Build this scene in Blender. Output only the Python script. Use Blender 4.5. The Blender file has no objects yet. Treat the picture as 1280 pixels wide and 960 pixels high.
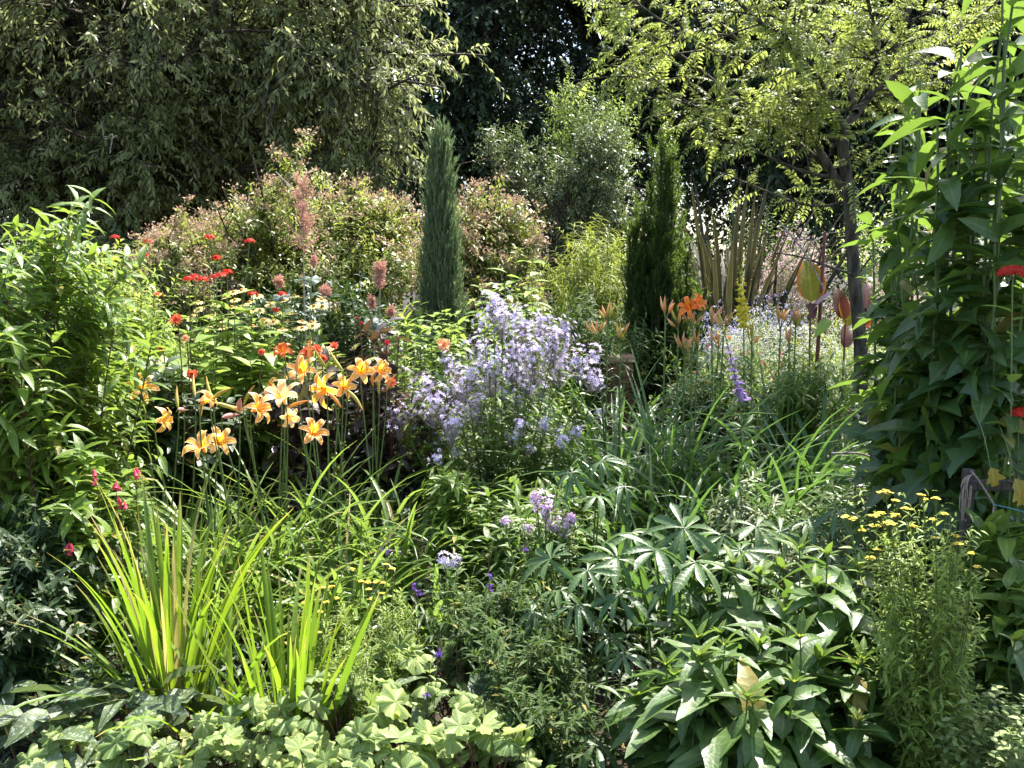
import bpy, math, numpy as np
from math import radians as R, pi

# ------------------------------------------------------------------ camera, world, sun, exposure
scn = bpy.context.scene
COL = scn.collection
FPX, PITCH, EYE = 1245.0, 6.9, 1.6
cd = bpy.data.cameras.new("camera")
cam = bpy.data.objects.new("camera", cd)
COL.objects.link(cam)
scn.camera = cam
cd.sensor_width = 36
cd.lens = 36 * FPX / 1280
cd.clip_end = 800
cam.location = (0, 0, EYE)
cam.rotation_euler = (R(90 - PITCH), 0, 0)

SUN_AZ = math.atan2(0.42, 0.75)      # from +Y towards +X
SUN_EL = R(60)
wd = bpy.data.worlds.new("World")
scn.world = wd
wd.use_nodes = True
nt = wd.node_tree
sky = nt.nodes.new('ShaderNodeTexSky')
sky.sky_type = 'NISHITA'
sky.sun_disc = False
sky.sun_elevation = SUN_EL
sky.sun_rotation = SUN_AZ
sky.air_density = 1.0
sky.dust_density = 2.0
bg = nt.nodes['Background']
bg.inputs[1].default_value = 0.14
nt.links.new(sky.outputs[0], bg.inputs[0])

sd = bpy.data.lights.new("sun", 'SUN')
sd.energy = 5.0
sd.angle = R(0.5)
sd.color = (1.0, 0.955, 0.875)
sun = bpy.data.objects.new("sun", sd)
COL.objects.link(sun)
SD = np.array([math.sin(SUN_AZ) * math.cos(SUN_EL), math.cos(SUN_AZ) * math.cos(SUN_EL), math.sin(SUN_EL)])
import mathutils
sun.rotation_euler = mathutils.Vector(SD).to_track_quat('Z', 'Y').to_euler()
sun.location = (10, 10, 20)

scn.view_settings.view_transform = 'Standard'
scn.view_settings.look = 'None'
scn.view_settings.exposure = 1.78
scn.view_settings.gamma = 1
scn.view_settings.use_curve_mapping = False
scn.render.engine = 'CYCLES'
cy = scn.cycles
cy.max_bounces = 6
cy.diffuse_bounces = 4
cy.glossy_bounces = 2
cy.transmission_bounces = 4
cy.transparent_max_bounces = 4
cy.use_denoising = True
cy.denoiser = 'OPENIMAGEDENOISE'
cy.use_adaptive_sampling = True
cy.adaptive_threshold = 0.02
cy.sample_clamp_indirect = 6
scn.render.filter_size = 1.3

rng = np.random.default_rng(7)
def U(a, b, n=None): return rng.uniform(a, b, n)
def Nn(s, *sh): return rng.normal(0, s, sh)

CP, SP = math.cos(R(PITCH)), math.sin(R(PITCH))
def W(px, py, D):
    a = (px - 640) / FPX
    b = -(py - 480) / FPX
    dy = CP + b * SP
    dz = -SP + b * CP
    k = D / dy
    return np.array([a * k, D, EYE + dz * k])
def M1(D): return D / FPX              # metres per photo pixel at distance D

# ------------------------------------------------------------------ mesh building
class Acc:
    def __init__(s): s.v = []; s.q = []; s.t = []; s.a = []; s.n = 0
    def add(s, v, q=None, t=None, a=None):
        v = np.asarray(v, float).reshape(-1, 3)
        if q is not None and len(q): s.q.append(np.asarray(q, int).reshape(-1, 4) + s.n)
        if t is not None and len(t): s.t.append(np.asarray(t, int).reshape(-1, 3) + s.n)
        s.a.append(np.zeros_like(v) if a is None else np.asarray(a, float).reshape(-1, 3))
        s.v.append(v); s.n += len(v)
    def build(s, name, mat, parent=None, smooth=True, cut=None):
        if not s.v: return None
        v = np.concatenate(s.v); a = np.concatenate(s.a)
        q = np.concatenate(s.q) if s.q else np.zeros((0, 4), int)
        t = np.concatenate(s.t) if s.t else np.zeros((0, 3), int)
        off = np.array(parent.location) if parent is not None else np.zeros(3)
        if parent is not None and parent.parent is not None: off = off + np.array(parent.parent.location)
        if parent is None: off = np.zeros(3)
        me = bpy.data.meshes.new(name)
        me.vertices.add(len(v)); me.vertices.foreach_set('co', (v - off).astype(np.float32).ravel())
        me.loops.add(len(q) * 4 + len(t) * 3)
        me.loops.foreach_set('vertex_index', np.concatenate([q.ravel(), t.ravel()]).astype(np.int32))
        me.polygons.add(len(q) + len(t))
        st = np.concatenate([np.arange(len(q)) * 4, len(q) * 4 + np.arange(len(t)) * 3]).astype(np.int32)
        me.polygons.foreach_set('loop_start', st)
        me.update(calc_edges=True)
        me.polygons.foreach_set('use_smooth', np.full(len(q) + len(t), smooth))
        at = me.attributes.new('lc', 'FLOAT_VECTOR', 'POINT')
        at.data.foreach_set('vector', a.astype(np.float32).ravel())
        me.materials.append(mat)
        o = bpy.data.objects.new(name, me)
        COL.objects.link(o)
        if parent is not None: o.parent = parent
        return o

def thing(name, label, cat, loc, group=None):
    o = bpy.data.objects.new(name, None)
    COL.objects.link(o)
    o.empty_display_size = 0.1
    o.location = tuple(float(c) for c in loc)
    o['label'] = label; o['category'] = cat
    if group: o['group'] = group
    return o

def nrm(a): return a / np.maximum(np.linalg.norm(a, axis=-1, keepdims=True), 1e-9)
def frames(d, up, s):
    d = nrm(d); x = nrm(np.cross(d, up)); z = np.cross(x, d)
    s = np.broadcast_to(np.asarray(s, float), (len(d),))[:, None]
    return np.stack([x * s, d * s, z * s], axis=2)
def scatter(acc, tm, d, up, pos, s, rnd=None):
    """copies of template tm at pos, its +Y along d, its +Z near up"""
    V, Q, A = tm
    n = len(pos)
    if n == 0: return
    up = np.broadcast_to(up, (n, 3))
    Mx = frames(d, up, s)
    v = np.einsum('nij,kj->nki', Mx, V) + pos[:, None, :]
    k = len(V)
    q = (Q[None] + (np.arange(n) * k)[:, None, None]).reshape(-1, 4)
    if rnd is None: rnd = U(0, 1, n)
    a = np.broadcast_to(A[None], (n, k, 3)).copy()
    a[:, :, 2] = np.asarray(rnd)[:, None]
    acc.add(v, q, None, a)

def tube_many(acc, pts, rad, sides=5, rnd=0.5):
    pts = np.asarray(pts, float); N, K, _ = pts.shape
    rad = np.broadcast_to(np.asarray(rad, float), (N, K))
    T = np.gradient(pts, axis=1); T = nrm(T)
    ref = np.where(np.abs(T[:, :1, 2:3]) > .9, np.array([[[1., 0.13, 0]]]), np.array([[[0.1, 0.05, 1.]]]))
    e1 = nrm(np.cross(T, np.broadcast_to(ref, T.shape))); e2 = np.cross(T, e1)
    th = np.arange(sides) * 2 * pi / sides
    ring = (np.cos(th)[None, None, :, None] * e1[:, :, None, :] + np.sin(th)[None, None, :, None] * e2[:, :, None, :])
    v = pts[:, :, None, :] + ring * rad[:, :, None, None]
    i = np.arange(K - 1)[:, None] * sides; j = np.arange(sides)[None]; j2 = (j + 1) % sides
    q = np.stack([i + j, i + j2, i + sides + j2, i + sides + j], -1).reshape(-1, 4)
    q = (q[None] + (np.arange(N) * K * sides)[:, None, None]).reshape(-1, 4)
    a = np.zeros((N, K, sides, 3)); a[..., 0] = np.linspace(-1, 1, sides); a[..., 1] = np.linspace(0, 1, K)[None, :, None]; a[..., 2] = rnd
    acc.add(v, q, None, a)

def ribbon_many(acc, pts, side, wid, fold=0.15, rnd=None):
    """strap blades: pts N,K,3; side N,3; wid N,K half-widths"""
    N, K, _ = pts.shape
    T = nrm(np.gradient(pts, axis=1))
    s = nrm(np.broadcast_to(side[:, None, :], T.shape))
    nr = np.cross(T, s)
    L = pts - s * wid[..., None] + nr * wid[..., None] * fold
    Rr = pts + s * wid[..., None] + nr * wid[..., None] * fold
    v = np.stack([L, pts, Rr], 2)
    i = np.arange(K - 1) * 3
    q = np.concatenate([np.stack([i, i + 1, i + 4, i + 3], -1), np.stack([i + 1, i + 2, i + 5, i + 4], -1)])
    q = (q[None] + (np.arange(N) * K * 3)[:, None, None]).reshape(-1, 4)
    a = np.zeros((N, K, 3, 3)); a[..., 0] = np.array([-1, 0, 1]); a[..., 1] = np.linspace(0, 1, K)[None, :, None]
    a[..., 2] = (U(0, 1, N) if rnd is None else rnd)[:, None, None]
    acc.add(v, q, None, a)

def arch(base, phi, th0, kap, L, K=10, p=1.4, wob=.0):
    """arching curves: lean th0 at the base, bending over by kap along the length"""
    N = len(phi)
    s = np.linspace(0, 1, K)[None]
    th = th0[:, None] + kap[:, None] * s ** p
    if wob: phi = phi[:, None] + wob * np.sin(s * 3 + U(0, 6, N)[:, None])
    else: phi = phi[:, None] + 0 * s
    st = (L / (K - 1))[:, None]
    dx = np.sin(th) * np.cos(phi) * st; dy = np.sin(th) * np.sin(phi) * st; dz = np.cos(th) * st
    d = np.stack([dx, dy, dz], -1); d = np.concatenate([np.zeros((N, 1, 3)), np.cumsum(d[:, :-1], 1)], 1)
    return base[:, None, :] + d

def at(c, idx, t):
    K = c.shape[1]; f = np.clip(t, 0, .9999) * (K - 1); i = f.astype(int); w = (f - i)[:, None]
    a, b = c[idx, i], c[idx, i + 1]
    return a * (1 - w) + b * w, nrm(b - a)
def radial(T, az):
    ref = np.where(np.abs(T[:, 2:3]) > .95, np.array([[1., 0, 0.]]), np.array([[0, 0, 1.]]))
    e1 = nrm(np.cross(T, ref)); e2 = np.cross(T, e1)
    return e1 * np.cos(az)[:, None] + e2 * np.sin(az)[:, None]
def grow(par, n, t0, t1, L, ang, K=5, bend=0.0, up=0.2, jit=.15, taper=.0, flat=None):
    idx = rng.integers(0, len(par), n); t = U(t0, t1, n)
    p, T = at(par, idx, t)
    rd = radial(T, U(0, 2 * pi, n))
    a = U(ang * .6, ang * 1.3, n)[:, None]
    d = np.cos(a) * T + np.sin(a) * rd + np.array([0, 0, up]) + Nn(jit, n, 3)
    if flat is not None: d[:, 2] *= flat
    d = nrm(d)
    l = U(L * .6, L * 1.2, n) * (1 - taper * t)
    s = np.linspace(0, 1, K)[None, :, None]
    return p[:, None] + d[:, None] * s * l[:, None, None] + np.array([0, 0, bend]) * (s ** 2) * l[:, None, None]
def leaves_on(acc, tm, cur, nodes, per=2, t0=.15, t1=1., ang=1.0, size=.1, jit=.15, droop=.2, sz=None, upz=1., outz=.4, keep=1.0, jup=.25, pet=0.0):
    """leaves at nodes along curves; per = leaves per node"""
    N = len(cur)
    i, m, k = np.meshgrid(np.arange(N), np.arange(nodes), np.arange(per), indexing='ij')
    i, m, k = i.ravel(), m.ravel(), k.ravel()
    if keep < 1:
        s_ = rng.random(len(i)) < keep; i, m, k = i[s_], m[s_], k[s_]
    n = len(i)
    ph = U(0, 6.28, N)
    t = t0 + (t1 - t0) * (m + U(-.2, .2, n) + .5) / nodes
    az = ph[i] + k * 2 * pi / per + (m * (pi / 2) if per > 1 else m * 2.4) + Nn(.2, n)
    p, T = at(cur, i, t)
    rd = radial(T, az)
    a = np.clip(ang + Nn(.15, n), .1, 2.2)[:, None]
    d = nrm(np.cos(a) * T + np.sin(a) * rd + Nn(jit, n, 3) + np.array([0, 0, -droop]))
    up = nrm(np.array([0, 0, upz]) + rd * -outz * 0 + T * .5 + Nn(jup, n, 3))
    s = size * U(.65, 1.2, n)
    if sz is not None: s = s * sz(np.clip(t, 0, 1))
    if pet: p = p + d * (s * pet)[:, None]
    scatter(acc, tm, d, up, p, s)

# ------------------------------------------------------------------ leaf templates
SH = {
    'lance': lambda t: (t ** .7) * (1 - t) ** .9 * 2.6,
    'ovate': lambda t: (t ** .45) * (1 - t) ** .85 * 2.05,
    'obov': lambda t: (t ** 1.2) * (1 - t) ** .45 * 2.2,
    'lin': lambda t: np.minimum(1, t * 6) * (1 - t) ** .4,
    'ell': lambda t: np.sqrt(np.maximum(0, 1 - (2 * t - 1) ** 2)),
    'soft': lambda t: (t ** .68) * (1 - t) ** .85 * 2.45,
    'heart': lambda t: (t ** .28) * (1 - t) ** .8 * 1.6,
}
def leaf(W_=.3, n=4, shape='lance', fold=.25, droop=.3, serr=0, wave=0, lobes=0):
    t = np.linspace(0, 1, n + 1)
    w = W_ * .5 * np.maximum(SH[shape](t), 0)
    if serr: w = w * (1 + serr * np.where(np.arange(n + 1) % 2, 1, -1))
    if lobes: w = w * (1 + .38 * np.cos(t * lobes * 2 * pi))
    w[0] = max(w[0], .012); w[-1] = .004
    z = -droop * t ** 2 + .12 * droop
    ph = np.sin(t * 9) * wave
    cv = t if not serr else t + 0
    Lf = np.stack([-w, cv, z + w * fold + ph], -1); Md = np.stack([0 * t, cv, z], -1); Rt = np.stack([w, cv, z + w * fold - ph], -1)
    if lobes: Lf[:, 1] += w * .5; Rt[:, 1] += w * .5
    V = np.stack([Lf, Md, Rt], 1).reshape(-1, 3)
    i = np.arange(n) * 3
    Q = np.concatenate([np.stack([i, i + 1, i + 4, i + 3], -1), np.stack([i + 1, i + 2, i + 5, i + 4], -1)])
    A = np.zeros((n + 1, 3, 3)); A[..., 0] = [-1, 0, 1]; A[..., 1] = t[:, None]
    return V, Q, A.reshape(-1, 3)
def card(W_=.4, bend=.1):
    V = np.array([[0, 0, 0], [W_ / 2, .42, bend * .6], [0, 1, -bend], [-W_ / 2, .42, bend * .6]], float)
    return V, np.array([[0, 1, 2, 3]]), np.array([[0, 0, 0], [1, .45, 0], [0, 1, 0], [-1, .45, 0]], float)
def merge(parts):
    V = []; Q = []; A = []; n = 0
    for v, q, a in parts:
        V.append(v); Q.append(q + n); A.append(a); n += len(v)
    return np.concatenate(V), np.concatenate(Q), np.concatenate(A)
def xf(tm, rot=(0, 0, 0), loc=(0, 0, 0), s=1.0):
    m = np.array(mathutils.Euler(rot).to_matrix())
    return (tm[0] * s) @ m.T + np.array(loc), tm[1], tm[2]
def pinnate(pairs=8, lw=.4, ll=.24, droop=.35):
    parts = []
    t = np.linspace(.18, .95, pairs)
    for k, tt in enumerate(t):
        z = -droop * tt ** 2
        for s in (-1, 1):
            l = ll * (1 - .35 * abs(tt - .45) / .55) * U(.85, 1.15)
            parts.append(xf(leaf(lw, 3, 'ovate', .2, .45), (U(-.5, .1), U(-.3, .3), s * -(1.15 + U(-.15, .15))), (0, tt, z), l))
    parts.append(xf(leaf(lw, 3, 'ovate', .2, .2), (-.4, 0, 0), (0, .97, -droop * .95), ll))
    s = np.linspace(0, 1, 6); r = np.stack([0 * s, s, -droop * s ** 2], -1)
    a = Acc(); tube_many(a, r[None], .006, 3)
    parts.append((a.v[0], a.q[0], a.a[0]))
    return merge(parts)
def palmate(k=9, w=.24, cup=.25, droop=.5, n=4):
    parts = []
    for i in range(k):
        az = (i - (k - 1) / 2) * (2 * pi * .88 / k)
        l = .55 * (1 - .25 * abs(i - (k - 1) / 2) / (k / 2)) * U(.8, 1.12); az += U(-.1, .1)
        parts.append(xf(leaf(w * U(.85, 1.1), n, 'obov', .45, droop * U(.5, 1.5)), (cup + U(-.25, .2), U(-.4, .4), az), (0, 0, 0), l))
    return merge(parts)
def radial_leaf(lobes=7, nseg=42, gap=.5, cup=.18, tooth=.06, deep=.2, pleat=.05):
    """rounded lobed leaf, stalk at the origin, pleated between the veins"""
    th = np.linspace(gap / 2, 2 * pi - gap / 2, nseg + 1) - pi / 2
    ph = np.linspace(0, lobes * 2 * pi, nseg + 1)
    rad = .5 * (1 - deep * (.5 + .5 * np.cos(ph)) + tooth * np.cos(ph * 3 + 1) * (rng.random(nseg + 1) * .6 + .4))
    rings = np.array([.02, .35, .7, 1.])
    V = []; A = []
    for r in rings:
        z = cup * r * r * .5 + pleat * r * -np.cos(ph) + .03 * r * np.sin(th * 2 + 1) - .10 * r ** 3
        V.append(np.stack([rad * r * np.cos(th), rad * r * np.sin(th), z], -1))
        A.append(np.stack([-np.cos(ph), 0 * th + r, 0 * th], -1))
    V = np.concatenate(V); A = np.concatenate(A); m = nseg + 1
    i = np.arange(nseg)
    Q = np.concatenate([np.stack([k * m + i, k * m + i + 1, (k + 1) * m + i + 1, (k + 1) * m + i], -1) for k in range(len(rings) - 1)])
    return V, Q, A

# ------------------------------------------------------------------ materials
def mk(name):
    m = bpy.data.materials.new(name); m.use_nodes = True
    t = m.node_tree; t.nodes.clear()
    return m, t, t.nodes, t.links
def mixc(N_, L_, f, a, b):
    x = N_.new('ShaderNodeMix'); x.data_type = 'RGBA'
    if isinstance(f, (int, float)): x.inputs[0].default_value = f
    else: L_.new(f, x.inputs[0])
    for k, c in ((6, a), (7, b)):
        if isinstance(c, tuple): x.inputs[k].default_value = (*c, 1)
        else: L_.new(c, x.inputs[k])
    return x.outputs[2]
def mth(N_, L_, op, a, b=None, c=None):
    x = N_.new('ShaderNodeMath'); x.operation = op
    for k, v in enumerate((a, b, c)):
        if v is None: continue
        if isinstance(v, (int, float)): x.inputs[k].default_value = v
        else: L_.new(v, x.inputs[k])
    return x.outputs[0]
MATS = {}
def leafmat(name, c1, c2, tr=None, trans=.38, rough=.42, spec=.5, vein=.25, veinc=None, mid=None, edge=None, tip=None, spots=None, vf=9., dead=None):
    if name in MATS: return MATS[name]
    if c2[1] > c2[0] * 1.1 and c2[1] > c2[2] * 1.25:
        c1, c2 = [(c[0] * 1.16, c[1] * 1.04, c[2] * .78) for c in (c1, c2)]
    if c2[1] > c2[0] * 1.1 and not dead and vein: dead = (.972, (.24, .19, .04))
    m, t, N_, L_ = mk(name)
    out = N_.new('ShaderNodeOutputMaterial')
    at_ = N_.new('ShaderNodeAttribute'); at_.attribute_name = 'lc'
    sp = N_.new('ShaderNodeSeparateXYZ'); L_.new(at_.outputs['Vector'], sp.inputs[0])
    u, v, r = sp.outputs
    au = mth(N_, L_, 'ABSOLUTE', u)
    col = mixc(N_, L_, r, c1, c2)
    if dead:   # a few leaves turn another colour
        st = mth(N_, L_, 'GREATER_THAN', r, dead[0]); col = mixc(N_, L_, st, col, dead[1])
    no = N_.new('ShaderNodeTexNoise'); no.inputs['Scale'].default_value = 14; no.inputs['Detail'].default_value = 2
    geo = N_.new('ShaderNodeNewGeometry'); L_.new(geo.outputs['Position'], no.inputs['Vector'])
    nv = mth(N_, L_, 'MULTIPLY_ADD', no.outputs['Fac'], .7, .65)
    # side veins: ripples that run out and forward from the midrib
    ph = mth(N_, L_, 'SUBTRACT', mth(N_, L_, 'MULTIPLY', v, vf * 6.28), mth(N_, L_, 'MULTIPLY', au, 5.))
    wv = mth(N_, L_, 'SINE', ph)
    wv = mth(N_, L_, 'MULTIPLY_ADD', wv, .5, .5)
    wv = mth(N_, L_, 'POWER', wv, 9)
    if vein:
        vc = veinc or tuple(min(1, x * 1.9 + .03) for x in c2)
        midm = mth(N_, L_, 'LESS_THAN', au, .09)
        f = mth(N_, L_, 'MAXIMUM', mth(N_, L_, 'MULTIPLY', wv, vein * .8), mth(N_, L_, 'MULTIPLY', midm, min(1, vein * 2)))
        col = mixc(N_, L_, f, col, vc)
    if mid:
        f = mth(N_, L_, 'SMOOTH_MIN', mth(N_, L_, 'MAXIMUM', mth(N_, L_, 'MULTIPLY_ADD', au, -1 / mid[1], 1.), 0.), 1., .1)
        col = mixc(N_, L_, f, col, mid[0])
    if edge:
        f = mth(N_, L_, 'MAXIMUM', mth(N_, L_, 'MULTIPLY_ADD', au, 1 / (1 - edge[1]), -edge[1] / (1 - edge[1])), 0.)
        col = mixc(N_, L_, f, col, edge[0])
    if tip:
        f = mth(N_, L_, 'MAXIMUM', mth(N_, L_, 'MULTIPLY_ADD', v, 1 / (1 - tip[1]), -tip[1] / (1 - tip[1])), 0.)
        col = mixc(N_, L_, f, col, tip[0])
    if spots:
        n2 = N_.new('ShaderNodeTexNoise'); n2.inputs['Scale'].default_value = spots[1]; L_.new(geo.outputs['Position'], n2.inputs['Vector'])
        f = mth(N_, L_, 'GREATER_THAN', n2.outputs['Fac'], spots[2]); col = mixc(N_, L_, f, col, spots[0])
    hs = N_.new('ShaderNodeHueSaturation'); L_.new(col, hs.inputs['Color']); L_.new(nv, hs.inputs['Value'])
    col = hs.outputs[0]
    b = N_.new('ShaderNodeBsdfPrincipled')
    L_.new(col, b.inputs['Base Color'])
    b.inputs['Roughness'].default_value = rough + .06
    b.inputs['Specular IOR Level'].default_value = spec * .85
    bp = N_.new('ShaderNodeBump'); bp.inputs['Strength'].default_value = .3; bp.inputs['Distance'].default_value = .004
    n3 = N_.new('ShaderNodeTexNoise'); n3.inputs['Scale'].default_value = 70; n3.inputs['Detail'].default_value = 1; L_.new(geo.outputs['Position'], n3.inputs['Vector'])
    L_.new(mth(N_, L_, 'MULTIPLY_ADD', wv, .25 if vein else 0., n3.outputs['Fac']), bp.inputs['Height']); L_.new(bp.outputs[0], b.inputs['Normal'])
    if trans > 0:
        tb = N_.new('ShaderNodeBsdfTranslucent')
        tc = tr or (min(1, c2[0] * 2.6), min(1, c2[1] * 2.4), c2[2] * 1.0)
        # light through the blade keeps the blade's own pattern
        if edge or tip or mid or tr is None:
            g = N_.new('ShaderNodeHueSaturation'); g.inputs['Value'].default_value = 2.2; g.inputs['Saturation'].default_value = 1.15
            L_.new(col, g.inputs['Color']); L_.new(mixc(N_, L_, .35 if tr else .0, g.outputs[0], tc), tb.inputs[0])
        else:
            L_.new(mixc(N_, L_, r, tuple(x * .75 for x in tc), tc), tb.inputs[0])
        mx = N_.new('ShaderNodeMixShader'); mx.inputs[0].default_value = trans
        L_.new(b.outputs[0], mx.inputs[1]); L_.new(tb.outputs[0], mx.inputs[2]); L_.new(mx.outputs[0], out.inputs[0])
    else:
        L_.new(b.outputs[0], out.inputs[0])
    MATS[name] = m
    return m
def solid(name, c1, c2, rough=.8, scale=30., bump=.4, stretch=(1, 1, 1), det=6., dist=.01):
    if name in MATS: return MATS[name]
    m, t, N_, L_ = mk(name)
    out = N_.new('ShaderNodeOutputMaterial'); b = N_.new('ShaderNodeBsdfPrincipled')
    tc = N_.new('ShaderNodeTexCoord'); mp = N_.new('ShaderNodeMapping'); mp.inputs['Scale'].default_value = stretch
    L_.new(tc.outputs['Object'], mp.inputs[0])
    no = N_.new('ShaderNodeTexNoise'); no.inputs['Scale'].default_value = scale; no.inputs['Detail'].default_value = det
    L_.new(mp.outputs[0], no.inputs['Vector'])
    cr = N_.new('ShaderNodeValToRGB'); cr.color_ramp.elements[0].position = .35; cr.color_ramp.elements[1].position = .68
    cr.color_ramp.elements[0].color = (*c1, 1); cr.color_ramp.elements[1].color = (*c2, 1)
    L_.new(no.outputs['Fac'], cr.inputs[0]); L_.new(cr.outputs[0], b.inputs['Base Color'])
    b.inputs['Roughness'].default_value = rough; b.inputs['Specular IOR Level'].default_value = .25
    bp = N_.new('ShaderNodeBump'); bp.inputs['Strength'].default_value = bump; bp.inputs['Distance'].default_value = dist
    L_.new(no.outputs['Fac'], bp.inputs['Height']); L_.new(bp.outputs[0], b.inputs['Normal'])
    L_.new(b.outputs[0], out.inputs[0])
    MATS[name] = m
    return m
G_SHRUB = leafmat('green_shrub_leaf', (.055, .115, .018), (.115, .20, .035), (.32, .46, .06), .40, .36)
G_MID = leafmat('mid_green_leaf', (.055, .11, .02), (.105, .18, .032), (.24, .38, .05), .36, .4)
G_LIGHT = leafmat('light_green_leaf', (.11, .20, .035), (.19, .29, .06), (.38, .52, .09), .42, .42)
G_YELLOW = leafmat('yellow_green_leaf', (.16, .23, .03), (.26, .33, .05), (.46, .54, .07), .45, .45)
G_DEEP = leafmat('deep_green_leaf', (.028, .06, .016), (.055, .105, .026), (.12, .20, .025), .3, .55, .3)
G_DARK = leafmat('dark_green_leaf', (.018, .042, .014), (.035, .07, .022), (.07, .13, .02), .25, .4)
G_STRAP = leafmat('strap_leaf', (.07, .14, .03), (.14, .23, .06), (.32, .48, .07), .38, .32, vein=0, dead=(.95, (.34, .26, .12)))
G_STRAPD = leafmat('dark_strap_leaf', (.04, .095, .03), (.075, .15, .05), (.16, .30, .05), .32, .3, vein=0)
G_SWORD = leafmat('sword_leaf', (.065, .14, .022), (.16, .25, .04), (.36, .48, .07), .38, .40, vein=0, tip=((.34, .24, .09), .88), dead=(.94, (.34, .27, .12)))
G_SILVER = leafmat('silver_green_leaf', (.10, .145, .075), (.17, .22, .12), (.20, .30, .12), .25, .4)
G_LUPIN = leafmat('lupin_leaf', (.03, .075, .028), (.075, .135, .055), (.20, .34, .07), .3, .34, mid=((.14, .21, .10), .10), dead=(2., (.2, .2, .1)))
G_BROAD = leafmat('broad_leaf', (.032, .078, .022), (.07, .13, .04), (.20, .36, .05), .28, .36)
G_TALL = leafmat('tall_leaf', (.022, .058, .018), (.055, .105, .035), (.26, .42, .055), .34, .33)
G_STEM = leafmat('green_stem', (.06, .11, .03), (.10, .15, .05), trans=0, vein=0)
G_STEMR = leafmat('red_stem', (.07, .03, .025), (.12, .05, .03), trans=0, vein=0)
BARK = solid('bark', (.022, .016, .011), (.11, .092, .068), .9, 26., 1., (1, 1, .3), 9, dist=.03)
BARKD = solid('dark_bark', (.02, .016, .013), (.06, .05, .04), .9, 8., .8, (1, 1, .35), dist=.03)
TWIG = solid('dry_twig', (.16, .13, .11), (.33, .29, .26), .8, 40., .3)

# ------------------------------------------------------------------ ground
def ground():
    m = solid('soil', (.016, .011, .007), (.05, .036, .024), .95, 6., 1., dist=.05)
    a = Acc()
    xs = np.concatenate([np.linspace(-400, -14, 8), np.linspace(-12, 12, 97), np.linspace(14, 400, 8)])
    ys = np.concatenate([np.linspace(-60, -1, 5), np.linspace(0, 20, 81), np.linspace(24, 700, 12)])
    X, Y = np.meshgrid(xs, ys)
    Z = .03 * np.sin(X * 2.1 + Y) + .025 * np.sin(Y * 3.3 - X * 1.7)
    n, k = len(ys), len(xs)
    i = (np.arange(n - 1)[:, None] * k + np.arange(k - 1)[None]).ravel()
    a.add(np.stack([X, Y, Z], -1), np.stack([i, i + 1, i + k + 1, i + k], -1))
    o = a.build('ground', m); o['kind'] = 'structure'
ground()

def dome_curves(cx, cy_, h, rx, ry, n, r0=.25, bow=.15, hv=.12, K=7, flat=.3, tilt=(0, 0)):
    ph = U(0, 2 * pi, n); rho = np.sqrt(U(0, 1, n))
    bx = cx + rx * r0 * rho * np.cos(ph); by = cy_ + ry * r0 * rho * np.sin(ph)
    tz = h * (1 - flat * rho ** 2) * (1 - np.abs(Nn(hv, n)))
    tx = cx + rx * rho * np.cos(ph) + tilt[0]; ty = cy_ + ry * rho * np.sin(ph) + tilt[1]
    s = np.linspace(0, 1, K)[None, :, None]
    b = np.stack([bx, by, 0 * bx], -1)[:, None]; tp = np.stack([tx, ty, tz], -1)[:, None]
    c = b + (tp - b) * s
    out = np.stack([np.cos(ph), np.sin(ph), 0 * ph], -1)[:, None]
    c = c - out * (np.sin(s * pi) * bow * rx * rho[:, None, None]) * 1.0 + Nn(.012, n, K, 3) * s
    return c

def stems_parts(root, cur, r0, r1, mat, name='stem', sides=5, each=True):
    K = cur.shape[1]; rad = np.linspace(r0, r1, K)[None]
    if each:
        for c in cur:
            a = Acc(); tube_many(a, c[None], rad, sides, U(0, 1)); a.build(name, mat, root)
    else:
        a = Acc(); tube_many(a, cur, rad, sides); a.build(name, mat, root)

def bush(name, label, cat, px, top, wpx, D, tm, mat, n=20, nodes=14, per=2, size=.1, ang=1.0, droop=.25, t0=.2, smat=None, r=.006,
         br=0, brL=.3, brnodes=6, group=None, flat=.3, depth=None, sz=None, r0=.25, bow=.15, each=None, hv=.12, jit=.15, tilt=(0, 0), upz=1., bend=-.05, keep=1.):
    c = W(px, top, D); h = c[2]; rx = wpx * M1(D) / 2; ry = depth if depth else rx
    root = thing(name, label, cat, (c[0], D, 0), group)
    cur = dome_curves(c[0], D, h, rx, ry, n, r0, bow, hv, flat=flat, tilt=tilt)
    fol = Acc()
    leaves_on(fol, tm, cur, nodes, per, t0, 1., ang, size, jit, droop, sz, upz, keep=keep)
    smat = smat or G_STEM
    if each is None: each = n <= 40
    stems_parts(root, cur, r, r * .4, smat, each=each)
    if br:
        b = grow(cur, br, .25, .95, brL, .8, 5, bend, .25)
        b[..., 2] = np.minimum(b[..., 2], h * 1.03)
        a = Acc(); tube_many(a, b, np.linspace(r * .5, r * .2, 5)[None], 3); a.build('branch', smat, root)
        leaves_on(fol, tm, b, brnodes, per, .1, 1., ang, size * .9, jit, droop, None, upz, keep=keep)
    fol.build('foliage', mat, root)
    return root, cur

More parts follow.
